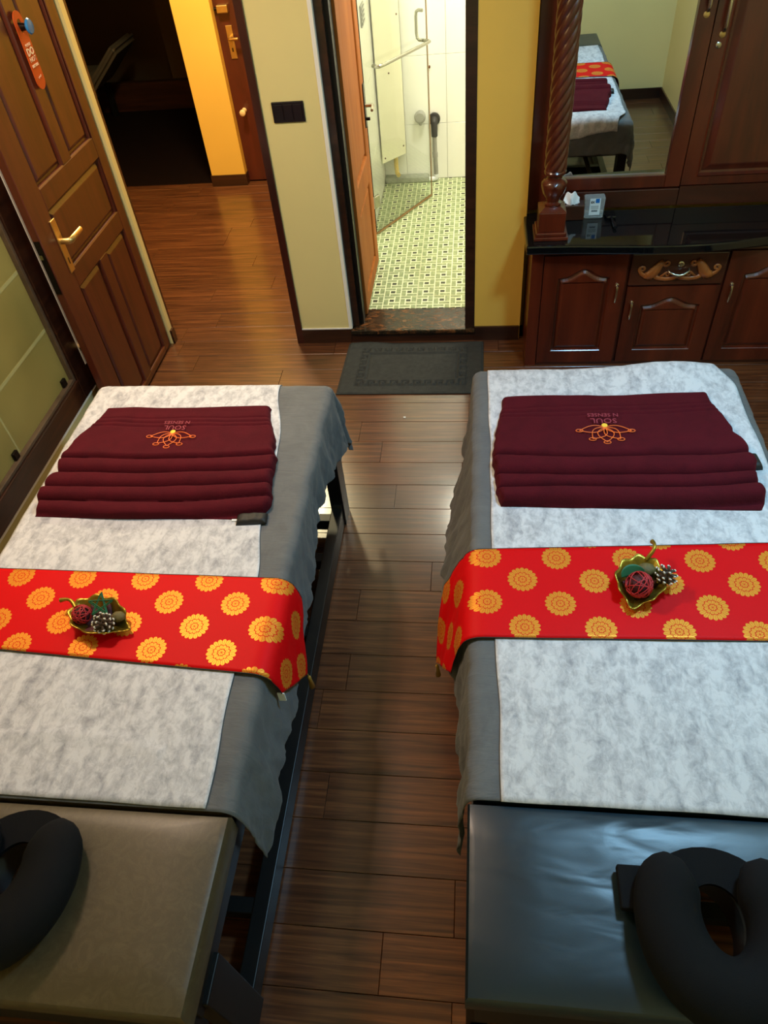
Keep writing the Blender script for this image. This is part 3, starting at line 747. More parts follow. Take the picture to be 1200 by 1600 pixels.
ov = thing('soap_holder', 'round gray soap holder seen through the shower glass', 'soap holder', (-0.41, 5.62, 0.53))
lathe('dish', [(0.030, 0.04), (0.040, 0.02), (0.042, -0.01), (0.030, -0.02)], M['gray_pvc'], ov, n=20, axis='Y')
tube('bracket', [(0, 0.0, -0.02), (0, 0.035, -0.06)], 0.012, M['gray_pvc'], ov)
vt = thing('vent_plate', 'small gray vent plate high on the left tiled bathroom wall', 'vent', (BX0, 5.08, 1.28))
box('frame', 0, 0.008, -0.07, 0.07, -0.055, 0.055, M['gray_pvc'], vt, bev=0.002)
for i in range(4): box('slat', 0.007, 0.012, -0.058, 0.058, -0.045 + i * 0.024, -0.031 + i * 0.024, M['gray_pvc'], vt)

# ------------------------------------------------------------------ massage tables
class Bed:
    def __init__(s, x0, x1, y0, y1, yc, z, hemL, hemR, foot, flL, flR, flF):
        s.x0, s.x1, s.y0, s.y1, s.yc, s.z = x0, x1, y0, y1, yc, z
        s.hemL, s.hemR, s.foot, s.flL, s.flR, s.flF = hemL, hemR, foot, flL, flR, flF
RE = 0.032
def drape(B, s, t, off=0.0, wr=1.0, push=0.0):
    xi0, xi1, yi1 = B.x0 + RE, B.x1 - RE, B.y1 - RE
    dl, dr, dt = max(0, xi0 - s), max(0, s - xi1), max(0, t - yi1)
    dx = max(dl, dr); sx = -1 if dl > 0 else 1
    cx, cy = min(max(s, xi0), xi1), min(t, yi1)
    d = math.hypot(dx, dt)
    if d < 1e-9:
        nz = noise.noise(Vector((s * 7, t * 9, 3.1))) * 0.0012
        return (s, t, B.z + off + nz)
    ux, uy = sx * dx / d, dt / d
    fs = interp(B.flL if sx < 0 else B.flR, t); fl = fs * abs(ux) ** 2 + B.flF * abs(uy) ** 2
    th = d / RE
    if th < PI / 2:
        o_ = RE * math.sin(th); dz = RE * (1 - math.cos(th)); nx, nz_ = math.sin(th), math.cos(th)
    else:
        r = d - RE * PI / 2; o_ = RE + fl * r; dz = RE + r * math.sqrt(max(0.05, 1 - fl * fl)); nx, nz_ = 1.0, fl
    amp = wr * min(1.0, d / 0.14)
    q = (t if abs(ux) > 0.7 else s) + math.atan2(uy, ux) * 0.12
    w = noise.noise(Vector((q * 16, d * 3.0, sx * 5 + B.x0))) * 0.018 + noise.noise(Vector((q * 30 + d * 18, d * 6, 9 + sx))) * 0.011 + noise.noise(Vector((q * 70 - d * 25, d * 9, 4 + sx))) * 0.004
    o_ += amp * w + off * nx + push * min(1.0, d / 0.07)
    return (cx + ux * o_, cy + uy * o_, B.z - dz + off * nz_)
bedL = Bed(-1.506, -0.545, 0.205, 2.262, 0.603, 0.650,
           [(0.6, 0.20), (2.3, 0.20)], [(0.60, 0.275), (0.68, 0.25), (0.80, 0.20), (0.92, 0.215), (1.0, 0.235), (1.2, 0.215), (1.48, 0.20), (1.73, 0.155), (1.9, 0.175), (2.1, 0.235), (2.25, 0.27)], 0.22,
           [(0.6, 0.1), (2.3, 0.1)], [(0.6, 0.12), (0.8, 0.18), (1.4, 0.10), (1.8, 0.0), (2.2, 0.10)], 0.25)
bedR = Bed(-0.002, 0.966, 0.282, 2.345, 0.668, 0.650,
           [(0.66, 0.36), (0.72, 0.30), (0.85, 0.22), (1.2, 0.24), (1.6, 0.25), (2.0, 0.25), (2.3, 0.22)], [(0.66, 0.22), (2.3, 0.24)], 0.17,
           [(0.66, 0.05), (0.9, 0.08), (1.2, 0.22), (1.5, 0.40), (1.8, 0.32), (2.1, 0.15), (2.3, 0.0)], [(0.6, 0.1), (2.3, 0.1)], 0.06)

def table(B, label, lmat, rail_in, hole):
    t = thing('massage_table', label, 'massage table', ((B.x0 + B.x1) / 2, (B.y0 + B.y1) / 2, 0))
    ox, oy = t.location.x, t.location.y
    w, l = (B.x1 - B.x0) / 2, (B.y1 - B.y0) / 2
    # long mattress
    bm = bmesh.new(); bx(bm, -w + 0.012, w - 0.012, B.yc - oy, l - 0.012, 0.565, B.z - 0.004)
    bmesh.ops.bevel(bm, geom=bm.edges[:], offset=0.028, segments=4, profile=0.5, affect='EDGES'); obj('mattress', bm, lmat, t, smooth=0.7)
    # head section with the face hole
    bm = bmesh.new(); y0, y1 = -l, B.yc - 0.004 - oy
    hx, hy = hole[0] - ox, hole[1] - oy; n = 48; a_, b_ = 0.062, 0.085
    ring = [(hx + a_ * math.cos(2 * PI * k_ / n), hy + b_ * math.sin(2 * PI * k_ / n)) for k_ in range(n)]
    outer = []
    for k_ in range(n):
        c, s = math.cos(2 * PI * k_ / n), math.sin(2 * PI * k_ / n)
        f = min(((w if c > 0 else w) - hx * (1 if c > 0 else -1)) / abs(c) if abs(c) > 1e-6 else 1e9, ((y1 - hy) if s > 0 else (hy - y0)) / abs(s) if abs(s) > 1e-6 else 1e9)
        outer.append((hx + c * f, hy + s * f))
    corners = [(w, y1), (-w, y1), (-w, y0), (w, y0)]
    for c in corners:
        i = min(range(n), key=lambda q: (outer[q][0] - c[0]) ** 2 + (outer[q][1] - c[1]) ** 2); outer[i] = c
    zt, zb, r_ = B.z + 0.004, 0.56, 0.018
    def ins(p, d): return (max(-w + d, min(w - d, p[0])), max(y0 + d, min(y1 - d, p[1])))
    loops = []
    for d, z in ((0.004, zb), (0.0, zb + 0.01), (0.0, zt - r_), (r_ * 0.3, zt - r_ * 0.3), (r_, zt)):
        loops.append([bm.verts.new((*ins(p, d), z)) for p in outer])
    for f in (0.35, 0.7, 0.9):
        z = zt + 0.003 * math.sin(f * PI)
        loops.append([bm.verts.new((ins(o_, r_)[0] * (1 - f) + p[0] * f, ins(o_, r_)[1] * (1 - f) + p[1] * f, z)) for o_, p in zip(outer, ring)])
    loops.append([bm.verts.new((p[0], p[1], zt - 0.010)) for p in ring]); loops.append([bm.verts.new((p[0], p[1], zb)) for p in ring])
    loops.append(loops[0])
    for A, Bq in zip(loops, loops[1:]):
        for k_ in range(n): bm.faces.new((A[k_], A[(k_ + 1) % n], Bq[(k_ + 1) % n], Bq[k_]))
    bmesh.ops.recalc_face_normals(bm, faces=bm.faces[:])
    obj('head_section', bm, lmat, t, smooth=0.7)
    # frame
    for sx in (-1, 1):
        box('side_apron', sx * (w - 0.03) - 0.016, sx * (w - 0.03) + 0.016, -l + 0.03, l - 0.03, 0.47, 0.56, M['black_iron'], t, bev=0.003)
        for sy in (-1, 1):
            yy = sy * (l - 0.10)
            box('leg', sx * (w - 0.030) - 0.028, sx * (w - 0.030) + 0.028, yy - 0.05, yy + 0.05, 0.0, 0.50, M['black_iron'], t, bev=0.003)
        xx = sx * (w - rail_in)
        box('floor_rail', xx - 0.023, xx + 0.023, -l + 0.05, l - 0.13, 0.012, 0.105, M['black_iron'], t, bev=0.003)
    box('foot_apron', -w + 0.05, w - 0.05, l - 0.07, l - 0.04, 0.44, 0.56, M['black_iron'], t, bev=0.003)
    box('head_apron', -w + 0.02, w - 0.02, -l + 0.006, -l + 0.036, 0.40, 0.56, M['black_iron'], t, bev=0.003)
    for yy in (l - 0.20, l - 0.42, l - 0.78, -0.12, -l + 0.35, -l + 0.12):
        box('cross_rail', -w + rail_in, w - rail_in, yy - 0.022, yy + 0.022, 0.045, 0.10, M['black_iron'], t, bev=0.003)
    for sx in (-1, 1):
        bm = bmesh.new(); tube_bm(bm, [(sx * (w - 0.12), l - 0.2, 0.08), (sx * (w - 0.3), l - 0.55, 0.50)], 0.016, 6)
        bmesh.ops.recalc_face_normals(bm, faces=bm.faces[:]); obj('brace', bm, M['black_iron'], t)
    for sx in (-1, 1):
        box('bracket', sx * (w - 0.03) - 0.02, sx * (w - 0.03) + 0.02, l - 0.155, l - 0.150, 0.09, 0.125, M['nickel'], t)
    return t
table(bedL, 'left massage table with scuffed head cushion painted with a warm reflection, beside the frosted window', M['leather_left'], 0.032, (-1.00, 0.450))
table(bedR, 'right massage table with creased black head cushion, in front of the mirror cabinet', M['leather_right'], 0.034, (0.485, 0.455))

def cover(B, label, nu=150, nv=190):
    t0 = B.yc
    def fn(u, v):
        t_hem = t0 + v * (B.y1 + B.foot - t0); tt = min(t_hem, B.y1)
        a, b = B.x0 - interp(B.hemL, tt), B.x1 + interp(B.hemR, tt)
        # denser columns near the sides
        f = 0.5 - 0.5 * math.cos(PI * u); f = 0.5 * f + 0.5 * u
        s = a + (b - a) * f
        rag = noise.noise(Vector((t_hem * 6, s * 0.2, 2.0))) * 0.010 if (u < 0.02 or u > 0.98) else 0
        return drape(B, s + (rag if u > 0.5 else -rag), t_hem, 0.004)
    o = grid('bed_cover', nu, nv, fn, M['cover'], thick=0.002)
    return tag(o, label, 'bed cover')
cover(bedL, 'gray cotton cover over the left massage table, hanging down towards the aisle')
cover(bedR, 'gray cotton cover over the right massage table, hanging down at the aisle and foot')
def sheet(B, label, xl, xr, t0, tfar, seed, bump=None):
    def fn(u, v):
        far = interp(tfar, u); t = t0(u) + v * (far - t0(u)); s = interp(xl, t) * (1 - u) + interp(xr, t) * u
        s += (noise.noise(Vector((t * 5, seed, u * 0.5))) * 0.006) * (1 if u in (0, 1) else 0.5)
        t += noise.noise(Vector((s * 5, seed + 4, 0))) * 0.004
        x, y, z = drape(B, s, t, 0.009)
        z += noise.noise(Vector((s * 6, t * 5, seed))) * 0.0018 + (bump(s, t) if bump else 0)
        return (x, y, z)
    return tag(grid('disposable_sheet', 90, 110, fn, M['sheet'], thick=0.0015), label, 'sheet')
def bumpL(s, t):
    # a soft ridge near the head end
    yy = 0.70 + 0.10 * math.cos((s + 1.02) * 3.4) - 0.03
    return 0.006 * math.exp(-((t - yy) / 0.012) ** 2) if s < -0.75 else 0
def bumpR(s, t): return 0.030 * math.exp(-((s - 0.74) / 0.20) ** 2) * max(0, min(1, (t - 2.12) / 0.18))
sheet(bedL, 'white mottled disposable sheet on the left massage table', [(0.6, -1.50), (1.3, -1.49), (2.3, -1.495)], [(0.614, -0.604), (0.965, -0.624), (1.29, -0.632), (1.55, -0.668), (1.9, -0.684), (2.23, -0.748)], lambda u: 0.611 - 0.004 * u, [(0, 2.285), (1, 2.275)], 1.0, bumpL)
sheet(bedR, 'white mottled disposable sheet on the right massage table', [(0.66, 0.074), (1.5, 0.060), (2.35, 0.053)], [(0.66, 0.93), (1.8, 0.938), (2.2, 0.93), (2.36, 0.87)], lambda u: 0.665, [(0, 2.375), (0.4, 2.385), (0.7, 2.43), (1, 2.40)], 5.0, bumpR)

def runner(B, label, ynear, yfar, s0, s1, tipL, tipR, ox, oy, nu=170, nv=26):
    def st(u, v):
        k_ = 1 - abs(2 * v - 1); a = s0 - tipL * k_; b = s1 + tipR * k_
        s = a + (b - a) * u; sc = min(max(s, B.x0), B.x1)
        return s, ynear(sc) + (yfar(sc) - ynear(sc)) * v
    def fn(u, v):
        s, t = st(u, v); x, y, z = drape(B, s, t, 0.0135, 0.35, 0.013)
        return (x, y, z + noise.noise(Vector((s * 6, t * 6, 7))) * 0.001)
    def uvf(u, v):
        s, t = st(u, v); return ((s - ox) / 0.200, (t - oy) / 0.164)
    r = thing('bed_runner', label, 'bed runner', (0, 0, 0))
    grid('brocade_cloth', nu, nv, fn, M['brocade'], r, thick=0.002, uvfn=uvf)
    # dark piping along both long edges
    for v in (0.0, 1.0):
        pts = [Vector(fn(i / 120, v)) + Vector((0, -0.001 if v == 0 else 0.001, 0.0)) for i in range(121)]
        bm = bmesh.new(); tube_bm(bm, pts, 0.0018, 5); bmesh.ops.recalc_face_normals(bm, faces=bm.faces[:]); obj('hem_piping', bm, M['black_cloth'], r, smooth=True)
    return r, fn
rL, fnL = runner(bedL, 'red brocade runner with gold medallions across the left massage table',
    lambda x: 1.007 + (x + 1.30) * (-0.060), lambda x: 1.297 - (x + 1.46) * 0.014, -1.72, -0.475, 0.16, 0.165, -1.173, 1.270)
rR, fnR = runner(bedR, 'red brocade runner with gold medallions across the right massage table',
    lambda x: 1.101 + x * 0.024, lambda x: 1.411 + x * 0.052, -0.165, 1.02, 0.205, 0.16, 0.045, 1.384)
def tassel(r, fn, u, lab):
    p = Vector(fn(u, 0.5)); 
    bm = bmesh.new(); tube_bm(bm, [p, p + Vector((0.002, 0, -0.015))], 0.0015, 5); tube_bm(bm, [p + Vector((0.002, 0, -0.014)), p + Vector((0.002, 0, -0.022)), p + Vector((0.003, 0, -0.03)), p + Vector((0.004, 0, -0.075))], [0.003, 0.006, 0.005, 0.010], 10)
    bmesh.ops.recalc_face_normals(bm, faces=bm.faces[:]); obj('tassel', bm, M['tassel'], r, smooth=True)
tassel(rL, fnL, 1.0, ''); tassel(rL, fnL, 0.0, ''); tassel(rR, fnR, 0.0, ''); tassel(rR, fnR, 1.0, '')
pl = Vector(fnL(0.985, 0.02)); box('care_label', pl.x - 0.012, pl.x + 0.008, pl.y - 0.008, pl.y - 0.005, pl.z - 0.05, pl.z - 0.012, M['label_white'], rL)

# ------------------------------------------------------------------ towels
def towel(label, xl, xr, folds, yfar, ztop0, seed, skewfar, flat_h=0.020, edge_h=0.040, tilt=-0.028):
    """folds: list of (y_hi, y_lo, height) from the logo fold to the near rolls"""
    ynear = folds[-1][1]
    nu, nv = 130, 190
    def height(t):
        y0 = folds[0][1]
        if t >= y0:
            f = (t - y0) / (yfar - y0)
            h = edge_h + (flat_h - edge_h) * min(1, f * 1.15)
            d = t - y0
            if d < 0.022: h *= math.sqrt(max(0, 1 - ((0.022 - d) / 0.022) ** 2)) * 0.9 + 0.1
            for yb in (yfar - 0.075, yfar - 0.100, yfar - 0.124): h -= 0.0035 * math.exp(-((t - yb) / 0.004) ** 2)
            for yb in (yfar - 0.087, yfar - 0.112): h += 0.001 * math.exp(-((t - yb) / 0.006) ** 2)
            e = (yfar - t)
            if e < 0.014: h *= math.sqrt(max(0, 1 - ((0.014 - e) / 0.014) ** 2))
            return h
        for (a, b, hh) in folds[1:]:
            if b <= t <= a:
                c, r = (a + b) / 2, (a - b) / 2
                q = (t - c) / r
                q2 = q * 0.86 if q > 0 else q
                return hh * max(0.0, 1 - abs(q2) ** 2.6) ** 0.5
        return 0.0
    def fn(u, v):
        t0 = ynear + v * (yfar - ynear)
        wob = noise.noise(Vector((u * 2.6, t0 * 7, seed))) * 0.013 + 0.012 * noise.noise(Vector((u * 1.3, seed, 0))) + tilt * max(0.0, (u - 0.55) / 0.45) ** 2 * max(0.0, min(1.0, (folds[0][0] - t0) / 0.3))
        th = min(max(t0 + wob, ynear + 1e-4), yfar - 1e-4) if 0 < v < 1 else t0
        h = height(th)
        a, b = interp(xl, t0), interp(xr, t0)
        # rounded ends for each roll
        rag = noise.noise(Vector((t0 * 30, seed, 1))) * 0.006
        s = a + (b - a) * u + (rag if u < 0.5 else -rag) * abs(2 * u - 1) ** 6
        e = min(u, 1 - u) * (b - a)
        h *= math.sqrt(max(0, 1 - (max(0, 0.018 - e) / 0.018) ** 2))
        h += noise.noise(Vector((s * 9, t0 * 14, seed))) * 0.0022 * min(1, h / 0.01) + noise.noise(Vector((s * 3.5 + t0 * 5, t0 * 4, seed))) * 0.004 + noise.noise(Vector((s * 14 - t0 * 9, t0 * 6, seed + 3))) * 0.0022 * min(1, h / 0.01)
        y = t0 + skewfar(s) * max(0, (t0 - folds[0][1])) / (yfar - folds[0][1]) + noise.noise(Vector((s * 3, 5, seed))) * 0.006
        return (s, y, ztop0 + max(0.0, h))
    t = thing('towel', label, 'towel', (0, 0, 0))
    g = grid('terry_cloth', nu, nv, fn, M['towel'], t, thick=0.004, offset=-1.0)
    return t, fn
def logo(t, cx, cy, z, s, wd2):
    """lotus seen upside down from the camera: drawn turned by 180 degrees"""
    Q = lambda x, y: (cx - x * s, cy - y * s, z)
    def petal(ang, ln, wd, n=10):
        pts = []
        for i in range(n + 1):
            f = i / n; w_ = wd * math.sin(PI * f ** 0.8); pts.append((f * ln, w_))
        loop = pts + [(x, -y) for x, y in pts[::-1]]
        c, s_ = math.cos(ang), math.sin(ang)
        return [Q(x * c - y * s_, x * s_ + y * c) for x, y in loop]
    bm = bmesh.new()
    for ang, ln, wd in ((90, 0.052, 0.019), (52, 0.052, 0.017), (128, 0.052, 0.017), (10, 0.062, 0.013), (170, 0.062, 0.013)):
        tube_bm(bm, petal(math.radians(ang), ln * s, wd * s), 0.0015, 5)
        c, s_ = math.cos(math.radians(ang)), math.sin(math.radians(ang))
        ex, ey = ln * c, ln * s_
        tube_bm(bm, [Q(ex + 0.011 * math.cos(math.radians(ang)) + 0.010 * math.cos(a), ey + 0.011 * math.sin(math.radians(ang)) + 0.006 * math.sin(a)) for a in [i * 2 * PI / 10 for i in range(11)]], 0.0014, 5)
    bmesh.ops.recalc_face_normals(bm, faces=bm.faces[:])
    e = obj('embroidered_lotus', bm, M['thread'], t)
    lathe('embroidered_dot', [(0.001, 0), (0.006 * s, 0.001), (0.0085 * s, 0.0015), (0.001, 0.003)], M['thread_yellow'], t, n=14, loc=(cx, cy + 0.010 * s, z))
    R = lambda y: MX((-1, 0, 0), (0, -1, 0), (0, 0, 1), (cx, cy + y * s, z + 0.0005))
    text_mesh('embroidered_text', 'SOUL', 0.030 * s, M['thread_pink'], t, R(0.032))
    text_mesh('embroidered_text', 'N SENSES', 0.021 * s, M['thread_pink'], t, R(0.058))
ZT = 0.6595
tl, fl_ = towel('folded burgundy towel with an orange lotus on the left massage table',
    [(1.52, -1.445), (1.56, -1.450), (1.60, -1.466), (1.66, -1.468), (1.72, -1.450), (1.79, -1.468), (1.83, -1.455), (2.09, -1.402)],
    [(1.52, -0.662), (1.60, -0.650), (1.70, -0.668), (1.80, -0.672), (1.85, -0.69), (2.09, -0.752)],
    [(2.09, 1.785, 0.04), (1.785, 1.715, 0.040), (1.715, 1.645, 0.040), (1.645, 1.580, 0.042), (1.580, 1.520, 0.034)], 2.088, ZT, 11.0, lambda s: 0.0)
logo(tl, -1.075, 1.905, ZT + 0.037, 1.12, 0)
tr, fr_ = towel('folded burgundy towel with an orange lotus on the right massage table',
    [(1.59, 0.088), (1.66, 0.076), (1.74, 0.070), (1.82, 0.064), (1.88, 0.072), (2.14, 0.104)],
    [(1.59, 0.868), (1.64, 0.885), (1.70, 0.880), (1.78, 0.892), (1.86, 0.885), (1.92, 0.862), (2.14, 0.822)],
    [(2.14, 1.805, 0.045), (1.805, 1.715, 0.046), (1.715, 1.655, 0.042), (1.655, 1.590, 0.046)], 2.135, ZT, 23.0, lambda s: (s - 0.1) * 0.04)
logo(tr, 0.440, 1.930, ZT + 0.041, 1.18, 0)
# black folded bits tucked at the towels
def tuck(label, cx, cy, w, d, h, rz):
    def fn(u, v):
        x = (u - 0.5) * w; y = (v - 0.5) * d
        q = max(0, 1 - (2 * abs(u - 0.5)) ** 4) * max(0, 1 - (2 * abs(v - 0.5)) ** 4)
        return (x, y, 0.001 + h * q ** 0.5 + noise.noise(Vector((x * 60, y * 60, cx))) * 0.003 * q)
    o = grid('folded_cloth', 30, 20, fn, M['black_cloth'], thick=0.002, offset=-1); o.location = (cx, cy, ZT); o.rotation_euler = (0, 0, rz)
    return tag(o, label, 'cloth')
tuck('small black folded cloth tucked at the near corner of the left towel', -0.700, 1.522, 0.100, 0.045, 0.018, 0.10)
tuck('small black folded cloth tucked at the right edge of the right towel', 0.888, 1.80, 0.045, 0.07, 0.022, 0.1)
tag(box('paper_tag', -0.765, -0.735, 1.512, 1.520, ZT, ZT + 0.006, M['label_white'], bev=0.001), 'tiny white paper tag beside the black cloth on the left table', 'tag')

# ------------------------------------------------------------------ face cushions
def face_cushion(label, cx, cy, z, rz=0.0, R=0.104, r=0.065):
    t = thing('face_cushion', label, 'face cushion', (cx, cy, z), rz)
    pts = []; rad = []
    n = 44
    for i in range(n + 1):
        f = i / n; a = math.radians(-238 + 296 * f)      # opening at +y
        rr = R * (1.0 + 0.10 * math.cos(a + PI / 2) ** 2)
        x, y = rr * math.cos(a) * 1.0, rr * math.sin(a) * 1.12
        pts.append((x, y, 0)); e = min(f, 1 - f) * n
        k_ = 1.0 if e > 5 else math.sqrt(max(0.02, 1 - ((5 - e) / 5) ** 2)) * 1.0
        rad.append(r * k_ * (1.0 - 0.06 * math.cos(2 * PI * f)))
    bm = bmesh.new(); tube_bm(bm, pts, rad, 18, True, 0.82, up=(0, 0, 1)); bmesh.ops.recalc_face_normals(bm, faces=bm.faces[:])
    obj('pad', bm, M['black_fabric'], t, smooth=True)
    pl_ = [(0.150 * math.cos(a), 0.150 * math.sin(a)) for a in [i * 2 * PI / 40 for i in range(40)]]
    bm = bmesh.new(); N = 40
    A = [bm.verts.new((x, y, -0.036)) for x, y in pl_]; Bv = [bm.verts.new((x * 0.40, y * 0.52, -0.036)) for x, y in pl_]
    A2 = [bm.verts.new((x, y, -0.046)) for x, y in pl_]; B2 = [bm.verts.new((x * 0.40, y * 0.52, -0.046)) for x, y in pl_]
    for i in range(N):
        j = (i + 1) % N
        for q in ((A[i], A[j], Bv[j], Bv[i]), (A2[j], A2[i], B2[i], B2[j]), (A[j], A[i], A2[i], A2[j]), (Bv[i], Bv[j], B2[j], B2[i])): bm.faces.new(q)
    bmesh.ops.recalc_face_normals(bm, faces=bm.faces[:]); obj('base_plate', bm, M['black_fabric'], t, smooth=0.6)
    return t
face_cushion('black horseshoe face cushion on the scuffed head section of the left table', -1.000, 0.425, 0.707)
fc = face_cushion('black horseshoe face cushion on the creased head section of the right table', 0.492, 0.440, 0.707)
box('strap_tab', -0.186, -0.125, 0.015, 0.100, -0.040, -0.020, M['black_fabric'], fc, bev=0.004)

# ------------------------------------------------------------------ ornaments on the runners
def leaf_bowl(label, cx, cy, z, a, b, rz, stem_dir, stem_up):
    t = thing('leaf_bowl', label, 'bowl', (cx, cy, z), rz)
    def fn(u, v):
        an = 2 * PI * u; f = v
        # leaf outline: tip at an=0, lobed rim
        rim = 1.0 + 0.05 * math.cos(9 * an) * f + 0.22 * math.exp(-((math.atan2(math.sin(an), math.cos(an))) / 0.25) ** 2) * f
        x, y = a * f * rim * math.cos(an), b * f * rim * math.sin(an)
        return (x, y, 0.003 + 0.038 * f ** 2.2 - 0.022 * max(0, math.cos(an)) ** 6 * f ** 2 + 0.003 * math.cos(9 * an) * f ** 3)
    grid('leaf_dish', 72, 12, fn, M['gold_bowl'], t, thick=0.003)
    pts = [Vector((-a * 0.9, 0, 0.036))]
    for i in range(1, 9):
        f = i / 8; pts.append(Vector((-a * 0.9 - stem_dir * 0.055 * f, 0.012 * math.sin(f * 3), 0.036 + stem_up * (0.06 * f - 0.045 * f * f))))
    tube('stem_handle', pts, [0.006, 0.006, 0.006, 0.0055, 0.005, 0.005, 0.005, 0.006, 0.007], M['gold_bowl'], t, n=8)
    return t
def rattan(label, cx, cy, cz, r, seed):
    rs = random.Random(seed); bm = bmesh.new()
    for k_ in range(16):
        ax = Vector((rs.gauss(0, 1), rs.gauss(0, 1), rs.gauss(0, 1))).normalized(); u = ax.orthogonal().normalized(); w = ax.cross(u)
        off = rs.uniform(-0.4, 0.4) * r; rr = math.sqrt(r * r - off * off)
        tube_bm(bm, [ax * off + u * rr * math.cos(a) + w * rr * math.sin(a) for a in [i * 2 * PI / 16 for i in range(17)]], 0.0016, 4, False)
    bmesh.ops.recalc_face_normals(bm, faces=bm.faces[:])
    t = thing('rattan_ball', label, 'ball', (cx, cy, cz)); obj('woven_cane', bm, M['rattan_red'], t, smooth=True)
    bm = bmesh.new(); bmesh.ops.create_icosphere(bm, subdivisions=2, radius=r * 0.80); obj('dark_core', bm, M['dried_petal'], t, smooth=True)
    return t
def pine_cone(label, cx, cy, cz, r, tilt, rz):
    t = thing('pine_cone', label, 'pine cone', (cx, cy, cz)); t.rotation_euler = (tilt, 0, rz)
    bm = bmesh.new(); bmesh.ops.create_uvsphere(bm, u_segments=12, v_segments=8, radius=r * 0.6); bmesh.ops.scale(bm, vec=(1, 1, 1.35), verts=bm.verts[:]); obj('core', bm, M['pine'], t, smooth=True)
    b1, b2 = bmesh.new(), bmesh.new(); n = 34
    for i in range(n):
        f = (i + 0.5) / n; a = i * 2.39996; zz = r * (1.05 - 2.0 * f); rr = r * (0.35 + 0.75 * math.sin(PI * min(1, f * 0.95 + 0.05)))
        d = Vector((math.cos(a), math.sin(a), 0.35 + (1 - f) * 0.9)).normalized(); p0 = Vector((0, 0, zz * 0.8)); p1 = p0 + Vector((math.cos(a) * rr, math.sin(a) * rr, 0.25 * r))
        tube_bm(b1, [p0, p0.lerp(p1, 0.6), p1], [0.002, 0.0045, 0.005], 5, True, 0.5)
        tube_bm(b2, [p1 - d * 0.001, p1 + d * 0.003], [0.0052, 0.0030], 6, True, 0.55)
    for b_, nm, mt in ((b1, 'scales', M['pine']), (b2, 'scale_tips', M['pine_tip'])):
        bmesh.ops.recalc_face_normals(b_, faces=b_.faces[:]); o = obj(nm, b_, mt, t, smooth=True); o['kind'] = 'stuff'
    return t
def petals(label, cx, cy, cz, r, seed, mat=None):
    t = thing('dried_flower', label, 'dried flower', (cx, cy, cz)); rs = random.Random(seed)
    for i in range(6):
        a = i * 2 * PI / 6 + rs.uniform(-.2, .2)
        def fn(u, v, a=a, k_=rs.uniform(.8, 1.1)):
            f = v; w = (u - .5) * 2 * math.sin(PI * (0.15 + 0.8 * f)) * r * 0.45; ln = r * k_ * f
            x, y = ln * math.cos(a) - w * math.sin(a), ln * math.sin(a) + w * math.cos(a)
            return (x, y, 0.004 + 0.022 * f * f - 0.008 * (2 * u - 1) ** 2)
        grid('petal', 6, 6, fn, mat or M['dried_petal'], t, thick=0.0015)
    return t
def seed_pod(label, cx, cy, cz, r):
    bm = bmesh.new(); bmesh.ops.create_icosphere(bm, subdivisions=3, radius=r)
    for v in bm.verts: v.co *= 1 + 0.10 * noise.noise(v.co * 220)
    bmesh.ops.scale(bm, vec=(1.25, 1, 0.85), verts=bm.verts[:])
    o = obj('seed_pod', bm, M['seed'], smooth=True); o.location = (cx, cy, cz); return tag(o, label, 'seed pod')
ZR = 0.6655
leaf_bowl('gold leaf-shaped bowl holding dried decorations on the left red runner', -1.050, 1.108, ZR, 0.088, 0.062, math.radians(-18), 1, 0.35)
rattan('red cane ball in the gold leaf bowl on the left runner', -1.092, 1.105, ZR + 0.042, 0.027, 3)
pine_cone('frosted pine cone in the gold leaf bowl on the left runner', -1.016, 1.080, ZR + 0.042, 0.027, 0.9, 0.3)
petals('dark dried petals under the decorations in the left leaf bowl', -1.05, 1.10, ZR + 0.010, 0.050, 5)
seed_pod('olive seed pod at the tip of the left leaf bowl', -0.985, 1.105, ZR + 0.036, 0.016)
def twig_star(label, cx, cy, cz, r, rz):
    bm = bmesh.new(); rs = random.Random(4)
    P = [Vector((math.cos(PI / 2 + k_ * 2 * PI / 5), math.sin(PI / 2 + k_ * 2 * PI / 5), 0)) * r for k_ in range(5)]
    for k_ in range(5):
        for j in range(3):
            o_ = Vector((rs.uniform(-1, 1), rs.uniform(-1, 1), rs.uniform(-.5, 1))) * 0.0025
            tube_bm(bm, [P[k_] + o_, P[(k_ + 2) % 5] + o_], 0.0014, 4)
    bmesh.ops.recalc_face_normals(bm, faces=bm.faces[:]); t = thing('twig_star', label, 'star', (cx, cy, cz), rz); t.rotation_euler = (0.5, 0.1, rz); obj('woven_twigs', bm, M['green_twig'], t)
twig_star('green woven twig star in the left leaf bowl', -1.045, 1.135, ZR + 0.050, 0.034, 0.15)
leaf_bowl('gold leaf-shaped bowl holding dried decorations on the right red runner', 0.462, 1.285, ZR, 0.080, 0.066, math.radians(250), 1.0, 1.3)
rattan('red cane ball in the gold leaf bowl on the right runner', 0.452, 1.255, ZR + 0.046, 0.036, 8)
pine_cone('frosted pine cone in the gold leaf bowl on the right runner', 0.522, 1.285, ZR + 0.044, 0.028, 0.5, 1.9)
petals('dark dried petals under the decorations in the right leaf bowl', 0.455, 1.28, ZR + 0.010, 0.052, 9)
seed_pod('olive seed pod in the far half of the right leaf bowl', 0.482, 1.318, ZR + 0.034, 0.020)
